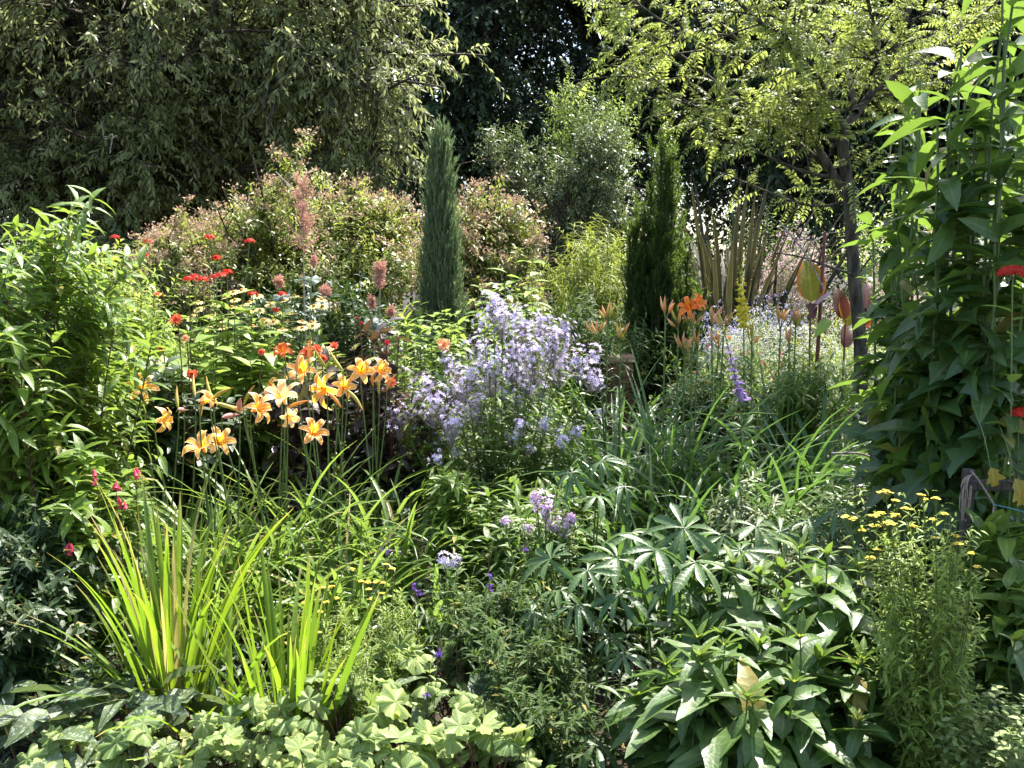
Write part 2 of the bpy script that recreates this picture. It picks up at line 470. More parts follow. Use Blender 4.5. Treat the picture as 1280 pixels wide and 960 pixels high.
# ------------------------------------------------------------------ trees
def tree(name, label, cat, base, lean, th, tr, cc, rr, n1, n2, n3, L2, L3, tm, mat, size, nodes, per=1, ang=.9, droop=.3, bend3=-.3, bark=None, group=None,
         t_keep=None, up2=.15, up3=.0, cutoff=None, upz=1., limb_r=.35, ang2=.8, jit=.15, ell=1.0, extra=()):
    base = np.array([base[0], base[1], 0.]); bark = bark or BARK
    root = thing(name, label, cat, base, group)
    s = np.linspace(0, 1, 9)
    tp = base + np.array([lean[0], lean[1], th]) * s[:, None] + np.stack([np.sin(s * 5) * tr * .5, np.cos(s * 4) * tr * .5, 0 * s], -1)
    a = Acc(); tube_many(a, tp[None], (tr * (1 - .6 * s) * (1 + .35 * np.exp(-s * 14)))[None], 12); a.build('trunk', bark, root)
    # limbs reach from the trunk out to points spread through the crown
    v = nrm(Nn(1, n1, 3)); v[:, 2] = v[:, 2] * .9 + .08
    tgt = np.array(cc) + v * np.array(rr) * (U(.55, 1., n1) ** .5)[:, None] * .86
    t = np.clip((tgt[:, 2] - .3 * rr[2]) / th * .75 + U(-.08, .08, n1), .28, .97)
    if len(extra): tgt[:len(extra)] = np.array(extra)
    p, T = at(tp[None], np.zeros(n1, int), t)
    s = np.linspace(0, 1, 8)[None, :, None]
    d = tgt - p; ln = np.linalg.norm(d, axis=1)
    limb = p[:, None] + d[:, None] * s + np.array([0, 0, 1.]) * (np.sin(s * pi) * .10 * ln[:, None, None]) + Nn(.02, n1, 8, 3) * s * ln[:, None, None]
    for k in range(n1):
        if k < 60:
            a = Acc(); tube_many(a, limb[k][None], np.linspace(tr * limb_r, tr * .06, 8)[None], 6); a.build('limb', bark, root)
    b2 = grow(limb, n2, .25, 1., L2, ang2, 6, -.08, up2)
    a = Acc(); tube_many(a, b2, np.linspace(tr * .10, tr * .03, 6)[None], 4)
    b3 = grow(b2, n3, .1, 1., L3, ang2, 6, bend3, up3)
    if len(extra):
        b3 = np.concatenate([b3, grow(limb[:len(extra)], 75 * len(extra), .55, 1., L3 * 1.2, ang2, 6, bend3, up3)])
    e = ((b3[:, -1] - np.array(cc)) / (np.array(rr) * ell))
    k = (e ** 2).sum(1) < U(.9, 1.35, len(b3))
    for q in extra: k |= np.linalg.norm(b3[:, -1] - np.array(q), axis=1) < .75
    if cutoff is not None: k &= cutoff(b3[:, -1])
    b3 = b3[k]
    tube_many(a, b3, np.linspace(tr * .035, tr * .014, 6)[None], 3)
    a.build('twig', bark, root)
    f = Acc(); leaves_on(f, tm, b3, nodes, per, .05, 1., ang, size, jit, droop, None, upz)
    f.build('crown', mat, root)
    return root

# far dark trees: they close the garden, with points of sky between their branches
DARKT = leafmat('far_dark_leaf', (.026, .055, .024), (.07, .115, .05), (.11, .16, .05), .3, .38, .5, vein=0)
DARKT2 = leafmat('far_blue_leaf', (.03, .055, .036), (.075, .115, .075), (.11, .16, .07), .3, .38, .5, vein=0)
ftl = [(-9.5, 25, 15, 4.6, 'broad dark tree at the far left end of the shaded row'),
       (-4.6, 27, 17, 4.4, 'dark tree rising behind the tip of the slim juniper'),
       (-1.0, 24.5, 14, 3.6, 'dark tree standing behind the grey green shrub with pale tips'),
       (2.6, 27, 18, 4.4, 'tallest dark tree in the gap above the grey green shrub'),
       (6.3, 24.5, 14, 3.6, 'dark tree behind the upright yew and the feathery tree'),
       (10.0, 26, 16, 4.6, 'dark tree behind the trunk of the feathery tree'),
       (14.2, 25, 16, 4.6, 'dark tree at the far right end of the shaded row')]
for i, (x, y, h, r, lab) in enumerate(ftl):
    tree('dark_tree', lab, 'tree', (x, y), (U(-.5, .5), 0), h * .9, .32, (x, y, h * .52), (r, r * .9, h * .47), 60, 560, 4900, 1.7, .9,
         card(.55), DARKT if i % 2 == 0 else DARKT2, .15, 12, 1, .9, .35, -.35, BARKD, 'dark trees closing the garden', up2=.0, limb_r=.3)
# distant hedge under them
hd = Acc(); n = 75000
p = np.stack([U(-19, 21, n), U(29, 31.5, n), U(0, 1, n) ** .8 * 6.6], -1)
p[:, 2] *= 1 + .12 * np.sin(p[:, 0] * 1.3) + .1 * np.sin(p[:, 0] * 3.1)
scatter(hd, card(.5), nrm(Nn(1, n, 3) + [0, -.3, .1]), nrm(Nn(.5, n, 3) + [0, -.4, 1]), p, U(.14, .28, n))
root = thing('dark_hedge', 'long dark hedge low behind the trunks of the far trees', 'hedge', (0, 30, 0))
hd.build('foliage', DARKT, root)
ht = Acc(); hb = np.stack([np.linspace(-18, 20, 40), U(29.6, 30.6, 40), np.zeros(40)], -1)
tube_many(ht, arch(hb, U(0, 6, 40), U(0, .1, 40), U(0, .2, 40), U(2.6, 3.4, 40), 5), np.linspace(.05, .02, 5)[None], 5); ht.build('stem', BARKD, root)

# large weeping tree, upper left
WEEP = leafmat('weeping_leaf', (.105, .145, .06), (.24, .285, .145), (.48, .54, .20), .43, .42, .5, vein=.0)
tree('weeping_tree', 'large spreading tree with drooping narrow leaves, filling the upper left corner', 'tree', (-5.3, 14.2), (.3, -.2), 5.0, .26, (-5.2, 13.8, 4.45), (4.75, 3.0, 3.0),
     90, 1000, 12500, 1.25, .50, leaf(.36, 2, 'lance', .1, .2), WEEP, .108, 14, 1, .8, .5, -.40, BARK, None, up2=.1, limb_r=.32, upz=.5, extra=[W(520, 62, 12.4), W(500, 25, 12.8), W(505, 130, 12.0), W(495, 175, 12.2), W(440, 215, 12.2), W(470, 90, 11.8)])
# dead pale twigs that show in it
for (x, y, l) in ((135, 195, .6), (240, 235, .5), (262, 222, .55), (345, 60, .7), (188, 100, .5)):
    pass

# grey green shrub with pale growing tips, middle distance
GREY = leafmat('grey_green_leaf', (.075, .12, .06), (.16, .21, .10), (.20, .28, .09), .3, .36, .5, vein=0)
tree('grey_green_shrub', 'tall grey green shrub with pale yellow tips, behind the juniper and the yew', 'shrub', (.60, 13), (0, 0), 2.6, .07, (.55, 13, 2.35), (1.15, 1.0, 1.62),
     26, 260, 2300, .55, .3, leaf(.36, 2, 'ovate', .15, .2), GREY, .062, 10, 1, .9, .1, -.05, BARK, None, limb_r=.35)
tree('pale_tipped_tree', 'slender light green shrub top with reddish tips above the grey green shrub', 'shrub', (1.0, 13.6), (0, 0), 3.3, .06, (.95, 13.6, 3.15), (.75, .7, .95),
     16, 130, 1050, .45, .28, leaf(.34, 2, 'lance', .15, .2), G_LIGHT, .062, 9, 1, .9, .1, .0, BARK, None)

# spreading shrub with pinkish seed heads
PSH = leafmat('seedhead_shrub_leaf', (.12, .17, .035), (.24, .29, .08), (.42, .50, .09), .38, .36, vein=0)
SEED = leafmat('pink_seed_head', (.42, .30, .17), (.66, .52, .34), (.5, .3, .2), .3, .6, .3, vein=0)
def seed_shrub(lab, cx, top, wpx, D, dep, n, prof=None):
    c = W(cx, top, D); h = c[2]; rx = wpx * M1(D) / 2
    root = thing('seedhead_shrub', lab, 'shrub', (c[0], D, 0), 'spreading shrubs with pinkish seed heads')
    cur = dome_curves(c[0], D, h, rx, dep, 26, .06, .25, .05, 9, .45)
    stems_parts(root, cur, .022, .006, BARK, 'limb', 6)
    if prof:
        m_ = 60; tx = U(-1.02, 1.02, m_) * rx * .93; ty = U(-.9, .9, m_) * dep; hz = np.interp(c[0] + tx, (np.array([q[0] for q in prof]) - 640) * M1(D), [W(q[0], q[1], D)[2] for q in prof]) * U(.45, .97, m_)
        s_ = np.linspace(0, 1, 9)[None, :, None]; g_ = np.stack([c[0] + tx * .12, D + ty * .15, 0 * tx], -1)[:, None]; t_ = np.stack([c[0] + tx, D + ty, hz], -1)[:, None]
        lm = g_ + (t_ - g_) * s_; lm[..., 2] += np.sin(s_[..., 0] * pi) * .35 * hz[:, None]; lm[:, :, 2] *= .93
        for c_ in lm[:30]:
            a = Acc(); tube_many(a, c_[None], np.linspace(.022, .005, 9)[None], 6); a.build('limb', BARK, root)
        cur = np.concatenate([cur, lm, lm])
    b = grow(cur, n, .3, 1., .36, .95, 6, -.10, .28)
    rho = np.hypot((b[:, -1, 0] - c[0]) / rx, (b[:, -1, 1] - D) / dep)
    env = h * (1.04 - .45 * rho ** 2) + .12 * np.sin(b[:, -1, 0] * 6) + .1 * np.sin(b[:, -1, 0] * 13 + b[:, -1, 1] * 5)
    if prof:
        xp = (np.array([q[0] for q in prof]) - 640) * M1(D); zp = np.array([W(q[0], q[1], D)[2] for q in prof])
        def prof_env(p): return np.interp(p[:, 0], xp, zp, left=0, right=0) * (1.04 - .35 * ((p[:, 1] - D) / dep) ** 2) + .05 * np.sin(p[:, 0] * 9) + .05 * np.sin(p[:, 0] * 17 + p[:, 1] * 8)
        env = prof_env(b[:, -1]) + (rng.random(len(b)) < .10) * U(0, .22, len(b)); rho = rho * .8
    b = b[(b[:, -1, 2] < env) & (rho < 1.15)]
    a = Acc(); tube_many(a, b, np.linspace(.006, .002, 6)[None], 3); a.build('twig', BARK, root)
    f = Acc(); leaves_on(f, leaf(.42, 2, 'ovate', .15, .35), b, 9, 2, .1, 1., 1.0, .075, .15, .25); f.build('foliage', PSH, root)
    # flat heads of seeds on the tips near the outside
    rho = np.hypot((b[:, -1, 0] - c[0]) / rx, (b[:, -1, 1] - D) / dep)
    e2 = h * (1.04 - .45 * rho ** 2)
    if prof: e2 = prof_env(b[:, -1])
    sel = b[(b[:, -1, 2] > e2 - .8) & (rng.random(len(b)) < .70 - .55 * np.clip((e2 - b[:, -1, 2]) / .8, 0, 1))][:, -1]
    k = 20
    pp = np.repeat(sel, k, 0); m = len(pp)
    rr = np.repeat(U(.035, .085, len(sel)), k)
    off = Nn(1, m, 3) * rr[:, None] * np.array([.75, .75, .32]); off[:, 2] += .03
    s = Acc(); scatter(s, card(.55, .2), nrm(Nn(1, m, 3) + [0, 0, .6]), nrm(Nn(1, m, 3)), pp + off, U(.020, .040, m)); sh_ = s.build('seedhead', SEED, root)
    sk = Acc(); q = rng.integers(0, len(pp), min(m, 9000)); sp_ = pp[q] - [0, 0, .03]; ep = (pp + off)[q]
    tube_many(sk, np.stack([sp_, (sp_ + ep) / 2 + [0, 0, .004], ep], 1), np.full((1, 3), .0012), 3); sk.build('seed_stalk', SEED, sh_)
seed_shrub('widest seed head shrub, a pink tinged mound left of the slim juniper', 355, 176, 345, 9.8, 1.2, 5200, [(182, 330), (195, 300), (230, 282), (262, 262), (290, 255), (325, 225), (350, 190), (372, 176), (400, 196), (425, 210), (450, 202), (480, 218), (505, 240), (530, 262)])
seed_shrub('seed head shrub arching out right of the slim juniper', 605, 228, 150, 9.9, .8, 1700, [(500, 275), (530, 255), (548, 250), (580, 245), (610, 232), (640, 228), (662, 250), (680, 290)])
seed_shrub('low seed head shrub at the left foot of the pink mound', 225, 283, 150, 9.0, .7, 800)

# slim blue green juniper
JUN = leafmat('juniper_spray', (.10, .15, .09), (.20, .26, .16), (.20, .30, .12), .32, .5, .3, vein=0)
JB = solid('juniper_bark', (.04, .028, .018), (.10, .07, .05), .9)
def juniper():
    c = W(550, 152, 8.5); h = c[2]; root = thing('juniper_tree', 'slim blue green columnar juniper with a pointed top', 'tree', (c[0], 8.5, 0))
    a = Acc(); s = np.linspace(0, 1, 8)[:, None]; tube_many(a, (np.array([[c[0], 8.5, 0]]) + s * np.array([[0, 0, h * .93]]))[None], np.linspace(.05, .01, 8)[None], 8); a.build('trunk', JB, root)
    n = 3000; z = U(.0, 1, n) ** .85 * h * .88; rad = .215 * np.clip((1 - (z / (h * .9)) ** 3.2), .03, 1) * (.85 + .15 * np.sin(z * 2.2))
    ph = U(0, 2 * pi, n); q = np.sqrt(U(.1, 1, n))
    base = np.stack([c[0] + rad * q * np.cos(ph) * .8, 8.5 + rad * q * np.sin(ph) * .8, z], -1)
    cur = arch(base, ph, U(.02, .30, n), U(-.2, .25, n), U(.14, .38, n), 6)
    br = Acc(); tube_many(br, cur[::4], np.linspace(.003, .001, 6)[None], 3); br.build('branch', JB, root)
    f = Acc(); leaves_on(f, card(.16, .05), cur, 16, 2, .05, 1., .32, .05, .08, -.25); f.build('crown', JUN, root)
juniper()
# upright yew of many dark plumes
YEW = leafmat('yew_needle', (.018, .045, .014), (.055, .10, .022), (.20, .32, .03), .3, .45, .35, vein=0)
def yew():
    c = W(826, 146, 7.5); root = thing('yew_tree', 'dark green upright yew made of many narrow plumes', 'tree', (c[0], 7.5, 0))
    n = 46; bx = c[0] + U(-.12, .12, n); by = 7.5 + U(-.12, .12, n)
    tx = np.linspace(-.215, .215, n) + Nn(.03, n); topp = .55 + .42 * rng.random(n); topp[np.argmin(abs(tx + .02))] = 1; h = c[2] * topp * (1 - .5 * (np.abs(tx) / .3) ** 2)
    s = np.linspace(0, 1, 10)[None, :, None]
    b = np.stack([bx, by, 0 * bx], -1)[:, None]; t = np.stack([c[0] + tx, 7.5 + U(-.24, .24, n), h], -1)[:, None]
    cur = b + (t - b) * np.concatenate([np.minimum(1, s * 1.6), np.minimum(1, s * 1.6), s], -1)
    stems_parts(root, cur, .02, .004, BARKD, 'limb', 5)
    pl = grow(cur, 2100, .08, 1., .17, .6, 5, .14, .7, .2)
    a = Acc(); tube_many(a, pl, np.linspace(.004, .0015, 5)[None], 3); a.build('twig', BARKD, root)
    f = Acc(); leaves_on(f, card(.17, .05), pl, 24, 2, .0, 1., .75, .042, .18, -.1); leaves_on(f, card(.17, .05), cur, 60, 2, .1, 1., .8, .045, .15, -.1)
    f.build('crown', YEW, root)
yew()
# willow leaved yellow green shrub
bush('willow_leaved_shrub', 'bright yellow green shrub of fine willowy leaves left of the dark yew', 'shrub', 738, 262, 125, 8.3, leaf(.11, 3, 'lance', .15, .5), G_YELLOW,
     60, 34, 2, .085, .95, .15, .1, r=.005, br=420, brL=.3, brnodes=14, each=False, flat=.28, depth=.4, r0=.3)

# feathery leaved tree with the leaning trunk
FEATH = leafmat('feathery_leaf', (.09, .14, .03), (.17, .21, .06), (.42, .50, .11), .48, .4, .5, vein=0)
def feather_tree():
    D = 6.3
    root = thing('feathery_tree', 'small tree with yellow green feathery leaves and a leaning bare trunk', 'tree', W(1076, 470, D) * [1, 1, 0] + 0, None)
    def P(x, y, d=0): return W(x, y, D + d)
    def cv(pts, K=9):
        pts = np.array(pts); t = np.linspace(0, 1, len(pts)); s = np.linspace(0, 1, K)
        # smooth (Catmull-Rom like by dense interpolation and averaging)
        f = np.stack([np.interp(s, t, pts[:, k]) for k in range(3)], -1)
        f[1:-1] = (f[:-2] + 2 * f[1:-1] + f[2:]) / 4
        return f
    b0 = P(1078, 470) * [1, 1, 0]
    tr = cv([b0, P(1078, 450), P(1073, 400), P(1066, 330), P(1062, 250), P(1054, 190), P(1052, 160)], 14)
    a = Acc(); tube_many(a, tr[None], np.linspace(.046, .032, 14)[None], 12); a.build('trunk', BARK, root)
    limbs = [([P(1062, 250), P(1045, 222), P(1022, 188), P(1005, 140, .1), P(960, 85, .0), P(900, 30, -.2)], .030),
             ([P(1052, 165), P(1070, 140, .1), P(1095, 112, .2), P(1118, 70, .3), P(1140, 0, .4), P(1160, -70, .4)], .034),
             ([P(1052, 165), P(1040, 120, -.1), P(1000, 70, -.4), P(940, 20, -.6), P(880, -40, -.8)], .024),
             ([P(1040, 215), P(985, 165, .2), P(930, 135, .3), P(870, 80, .2), P(800, 35, .1), P(775, 20, 0)], .018),
             ([P(985, 165, .2), P(940, 150, .0), P(880, 140, -.2), P(835, 120, -.3), P(800, 95, -.3)], .012),
             ([P(1095, 112, .2), P(1098, 60, .1), P(1085, 0, 0), P(1070, -60, 0)], .020),
             ([P(1095, 112, .2), P(1140, 80, .4), P(1200, 40, .8), P(1250, 0, 1.0)], .02),
             ([P(1070, 140), P(1060, 80, .6), P(1000, 10, 1.0), P(940, -50, 1.1)], .02),
             ([P(1045, 222), P(1000, 215, -.1), P(960, 195, -.2), P(925, 180, -.3), P(900, 178, -.4)], .012),
             ([P(1062, 250), P(1020, 262, .2), P(960, 240, .4), P(900, 215, .5)], .010),
             ([P(960, 85), P(900, 70, -.1), P(850, 40, -.2), P(800, 10, -.2), P(770, -30, -.2)], .012),
             ([P(1000, 70, -.4), P(990, 20, -.5), P(970, -60, -.5)], .012),
             ([P(1072, 345), P(1040, 335, -.2), P(1000, 320, -.3), P(968, 316, -.4)], .010)]
    L = []
    for k, (pts, r) in enumerate(limbs):
        c = cv(pts, 9); L.append(c)
        a = Acc(); tube_many(a, c[None], np.linspace(r, r * .35, 9)[None], 7); a.build('limb', BARK, root)
    L = np.array(L)
    tw = grow(L[:12], 150, .22, 1., .36, .8, 6, -.10, .15, flat=.55)
    tw = np.concatenate([tw, grow(L[[0, 2, 5, 7, 8, 9]], 60, .1, .6, .42, 1.0, 6, -.1, .1, flat=.6)])
    e_ = tw[:, -1]; tw = tw[(e_[:, 2] > 2.42) | (e_[:, 0] > 1.95)]
    a = Acc(); tube_many(a, tw, np.linspace(.006, .003, 6)[None], 4); a.build('twig', BARK, root)
    f = Acc()
    for k in range(5):
        tm = pinnate(int(U(8, 12)), .42, .18, U(.1, .35))
        leaves_on(f, tm, tw[k::5], 6, 1, .15, 1., .95, .23, .2, .05, None, 1., keep=.95)
        leaves_on(f, tm, L[:12][k::5], 12, 1, .45, 1., 1.1, .23, .2, .05, keep=.8)
    f.build('crown', FEATH, root)
feather_tree()

# ------------------------------------------------------------------ shrubs and leafy masses
def tip(t): return 1 - .35 * t
lanc = leaf(.33, 4, 'lance', .35, .45)
bush('leafy_shrub', 'big leafy shrub with glossy pointed leaves and dark red stems along the left edge', 'shrub', 40, 268, 270, 3.9, lanc, G_SHRUB, 34, 30, 2, .105, 1.0, .05, .25,
     G_STEMR, .006, 190, .35, 12, flat=.30, depth=.55, r0=.45, bow=.1, hv=.06)
bush('leafy_shrub', 'second red stemmed leafy shrub, beside the orange lilies', 'shrub', 120, 385, 120, 4.8, lanc, G_SHRUB, 22, 20, 2, .11, .95, .2, .2,
     G_STEMR, .005, 110, .3, 9, flat=.25, depth=.4, r0=.5, hv=.07)
bush('privet_shrub', 'yellowish small leaved shrub with upright pale tips behind the leafy shrub', 'shrub', 125, 262, 150, 5.6, leaf(.42, 2, 'ovate', .2, .3), G_YELLOW,
     26, 30, 2, .06, .8, .1, .3, r=.004, br=260, brL=.22, brnodes=9, flat=.3, depth=.35, bend=.1)
bush('pale_leaved_shrub', 'fine leaved pale green bush between the leafy shrub and the red flowers', 'shrub', 178, 335, 110, 5.9, leaf(.3, 2, 'lance', .2, .4), G_LIGHT,
     26, 22, 2, .075, .9, .2, .2, r=.004, br=200, brL=.25, brnodes=9, flat=.2, depth=.4)
bush('broad_leaved_plant', 'light green plant with broad leaves under the red flower heads', 'plant', 262, 372, 150, 5.3, leaf(.62, 4, 'ovate', .15, .35), G_LIGHT,
     22, 12, 2, .15, 1.1, .2, .25, r=.005, flat=.15, depth=.35, r0=.7)
bush('broad_leaved_plant', 'second light green broad leaved plant, above the two highest orange lilies', 'plant', 335, 395, 120, 5.5, leaf(.6, 4, 'ovate', .15, .35), G_LIGHT,
     18, 12, 2, .12, 1.1, .2, .25, r=.005, flat=.15, depth=.35, r0=.7)
bush('mint_plant', 'bright green nettle like plant in front of the juniper', 'plant', 528, 368, 110, 6.3, leaf(.58, 3, 'ovate', .15, .3), G_LIGHT,
     22, 13, 2, .095, 1.25, .0, .2, r=.004, flat=.15, depth=.3, r0=.8)
bush('mint_plant', 'tall bright green leafy plant with whorled leaves right of the juniper', 'plant', 640, 296, 110, 6.9, leaf(.42, 3, 'ovate', .15, .4), G_LIGHT,
     20, 16, 2, .13, 1.15, .05, .2, r=.005, flat=.25, depth=.35, r0=.7)
bush('mint_plant', 'bright leafy plant low behind the lilac bellflowers', 'plant', 600, 352, 170, 6.6, leaf(.42, 3, 'ovate', .15, .4), G_LIGHT,
     26, 14, 2, .10, 1.15, .05, .2, r=.005, flat=.2, depth=.35, r0=.8)
bush('spiky_leaved_plant', 'upright fresh green shoots with whorled narrow leaves beside the bellflowers', 'plant', 497, 352, 34, 6.0, leaf(.2, 3, 'lance', .2, .3), G_LIGHT,
     4, 26, 3, .10, .9, .0, .2, r=.004, flat=.1, depth=.06)
bush('spiky_leaved_plant', 'single whorled green shoot behind the top of the bellflowers', 'plant', 700, 385, 34, 5.6, leaf(.18, 3, 'lance', .2, .3), G_LIGHT,
     3, 26, 3, .10, .9, .0, .2, r=.004, flat=.1, depth=.06)
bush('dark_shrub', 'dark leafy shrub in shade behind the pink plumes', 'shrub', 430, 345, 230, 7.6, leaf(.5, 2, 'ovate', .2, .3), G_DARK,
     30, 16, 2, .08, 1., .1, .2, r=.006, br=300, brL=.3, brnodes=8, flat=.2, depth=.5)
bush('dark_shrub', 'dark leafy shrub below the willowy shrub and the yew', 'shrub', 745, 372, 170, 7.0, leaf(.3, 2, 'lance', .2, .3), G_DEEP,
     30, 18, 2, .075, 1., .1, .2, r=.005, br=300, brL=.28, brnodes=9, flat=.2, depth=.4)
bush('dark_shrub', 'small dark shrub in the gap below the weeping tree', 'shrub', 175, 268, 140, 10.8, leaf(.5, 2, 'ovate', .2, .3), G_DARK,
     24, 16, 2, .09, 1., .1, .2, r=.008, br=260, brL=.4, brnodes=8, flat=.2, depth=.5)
bush('feathery_shrub', 'airy olive shrub around the foot of the feathery tree', 'shrub', 955, 232, 120, 10.5, leaf(.4, 2, 'ovate', .2, .3), G_MID,
     14, 16, 2, .06, 1., .1, .3, BARK, .008, 130, .5, 9, flat=.2, depth=.5, bend=.0, keep=.7)
bush('feathery_shrub', 'second airy shrub, right of the leaning trunk', 'shrub', 1120, 240, 150, 9.5, leaf(.4, 2, 'ovate', .2, .3), G_LIGHT,
     18, 16, 2, .07, 1., .1, .3, BARK, .008, 200, .45, 9, flat=.2, depth=.5)

bush('dark_shrub', 'dark leafy growth behind the stems of the tall lilies in bud', 'shrub', 900, 448, 130, 5.7, leaf(.3, 2, 'lance', .2, .3), G_DEEP,
     24, 16, 2, .08, 1., .1, .2, r=.005, br=180, brL=.22, brnodes=9, flat=.15, depth=.3, r0=.7)
bush('dark_shrub', 'leafy growth under the canna and the dark stem', 'shrub', 1010, 440, 130, 5.5, leaf(.3, 2, 'lance', .2, .3), G_MID,
     24, 16, 2, .08, 1., .1, .2, r=.005, br=180, brL=.22, brnodes=9, flat=.15, depth=.3, r0=.7)
# light, fine flowered mass in the sunny strip beyond the lilies
CATM = leafmat('catmint_leaf', (.13, .19, .09), (.22, .29, .14), (.4, .5, .16), .38, .5, vein=0)
LAV = leafmat('lavender_blue_petal', (.30, .27, .55), (.48, .42, .72), (.55, .5, .8), .4, .5, .3, vein=0)
PINKF = leafmat('pale_pink_petal', (.55, .32, .38), (.72, .5, .52), (.7, .5, .5), .4, .5, .3, vein=0)
WHITEF = leafmat('white_petal', (.62, .62, .55), (.78, .78, .7), (.7, .7, .6), .35, .5, .3, vein=0)
REDF = leafmat('scarlet_petal', (.45, .015, .010), (.62, .045, .015), (.8, .04, .02), .35, .45, .35, vein=0)
def fine_plant(label, px, top, wpx, D, fm, n=60, fl=1400, mat=None, fs=.022, depth=None, group='fine flowered plants beyond the lilies', name='fine_flowered_plant'):
    root, cur = bush(name, label, 'plant', px, top, wpx, D, leaf(.16, 2, 'lance', .2, .3), mat or CATM, n, 26, 2, .055, .7, .1, .15, r=.0025, br=n * 4, brL=.2, brnodes=9,
                     flat=.25, depth=depth or .35, r0=.7, group=group, each=False)
    b = grow(cur, fl, .72, 1., .12, .6, 4, .1, .5)
    a = Acc(); e = b[:, -1]; k = 4; p = np.repeat(e, k, 0) + Nn(.008, len(e) * k, 3)
    scatter(a, card(.6, .2), nrm(Nn(1, len(p), 3) + [0, 0, .4]), nrm(Nn(1, len(p), 3)), p, U(fs * .5, fs, len(p))); a.build('blossom', fm, root)
fine_plant('hazy mound of lavender blue flowers in front of the bronze sword leaves', 965, 372, 130, 8.2, LAV, 60, 700)
fine_plant('pinkish airy flowers between the bronze sword leaves and the leaning trunk', 985, 296, 110, 8.9, PINKF)
fine_plant('pale flowers at the foot of the bronze sword leaves, left end', 893, 385, 70, 8.0, LAV, 36, 700)
fine_plant('low whitish flowered mound left of the large leaved canna', 940, 392, 150, 7.2, WHITEF, 60, 1000, fs=.016)
fine_plant('low bright mound with tiny scarlet flowers below the whitish mound', 930, 425, 140, 6.5, REDF, 50, 70, fs=.02, mat=G_LIGHT)
fine_plant('whitish flowered mound right of the leaning trunk', 1110, 330, 110, 8.0, PINKF, 50, 900)
fine_plant('bright mound of grassy leaves behind the canna', 1045, 380, 120, 7.4, WHITEF, 60, 500, mat=G_YELLOW)
fine_plant('bright mound of fine leaves at the base of the leaning trunk', 1075, 425, 140, 6.9, WHITEF, 50, 300, mat=G_LIGHT)
fine_plant('pink plumed mound behind the dead twig', 1000, 285, 80, 10.5, PINKF, 40, 700)

# bronze sword leaves (New Zealand flax)
FLAX = leafmat('bronze_sword_leaf', (.02, .024, .014), (.045, .045, .025), (.12, .10, .03), .15, .6, .25, vein=0, edge=((.20, .17, .08), .80))
def flax(label, px, D, n, top, spread):
    b = W(px, 330, D); root = thing('flax_plant', label, 'plant', (b[0], D, 0), 'bronze flax plants')
    h = W(px, top, D)[2]
    ph = U(0, 2 * pi, n); th = U(.03, spread * 1.25, n)
    base = np.stack([b[0] + .16 * np.cos(ph) + Nn(.05, n), D + .1 * np.sin(ph), 0 * ph], -1)
    cur = arch(base, ph, th, U(.0, .7, n) + (rng.random(n) < .3) * 1.3, h * U(.75, 1.06, n), 12, 2.5)
    s = np.linspace(0, 1, 12)
    w = .028 * np.minimum(1, .5 + s * 2) * (1 - s ** 4) ** .8 + .001
    side = np.stack([-np.sin(ph), np.cos(ph), 0 * ph], -1) + Nn(.5, n, 3) * [1, 1, 0]
    a = Acc(); ribbon_many(a, cur, side, w[None] * U(.7, 1.2, n)[:, None], .3); a.build('foliage', FLAX, root)
flax('tall bronze flax with cream edged sword leaves right of the yew', 915, 9.0, 130, 226, .50)
flax('shorter bronze flax leaning right, beside the tall flax', 965, 9.0, 45, 285, .55)

# ------------------------------------------------------------------ brick pier, twine, stake
def box(acc, lo, hi, bev=.004):
    lo = np.array(lo, float); hi = np.array(hi, float); b = min(bev, (hi - lo).min() * .3)
    V = []
    for z, i in ((lo[2], b), (lo[2] + b, 0), (hi[2] - b, 0), (hi[2], b)):
        x0, x1, y0, y1 = lo[0] + i, hi[0] - i, lo[1] + i, hi[1] - i
        V += [[x0 + b, y0, z], [x1 - b, y0, z], [x1, y0 + b, z], [x1, y1 - b, z], [x1 - b, y1, z], [x0 + b, y1, z], [x0, y1 - b, z], [x0, y0 + b, z]]
    q = [[k * 8 + i, k * 8 + (i + 1) % 8, k * 8 + 8 + (i + 1) % 8, k * 8 + 8 + i] for k in range(3) for i in range(8)]
    for k in (0, 24): q += [[k, k + 1, k + 2, k + 3], [k, k + 3, k + 4, k + 7], [k + 7, k + 4, k + 5, k + 6]]
    acc.add(V, q)
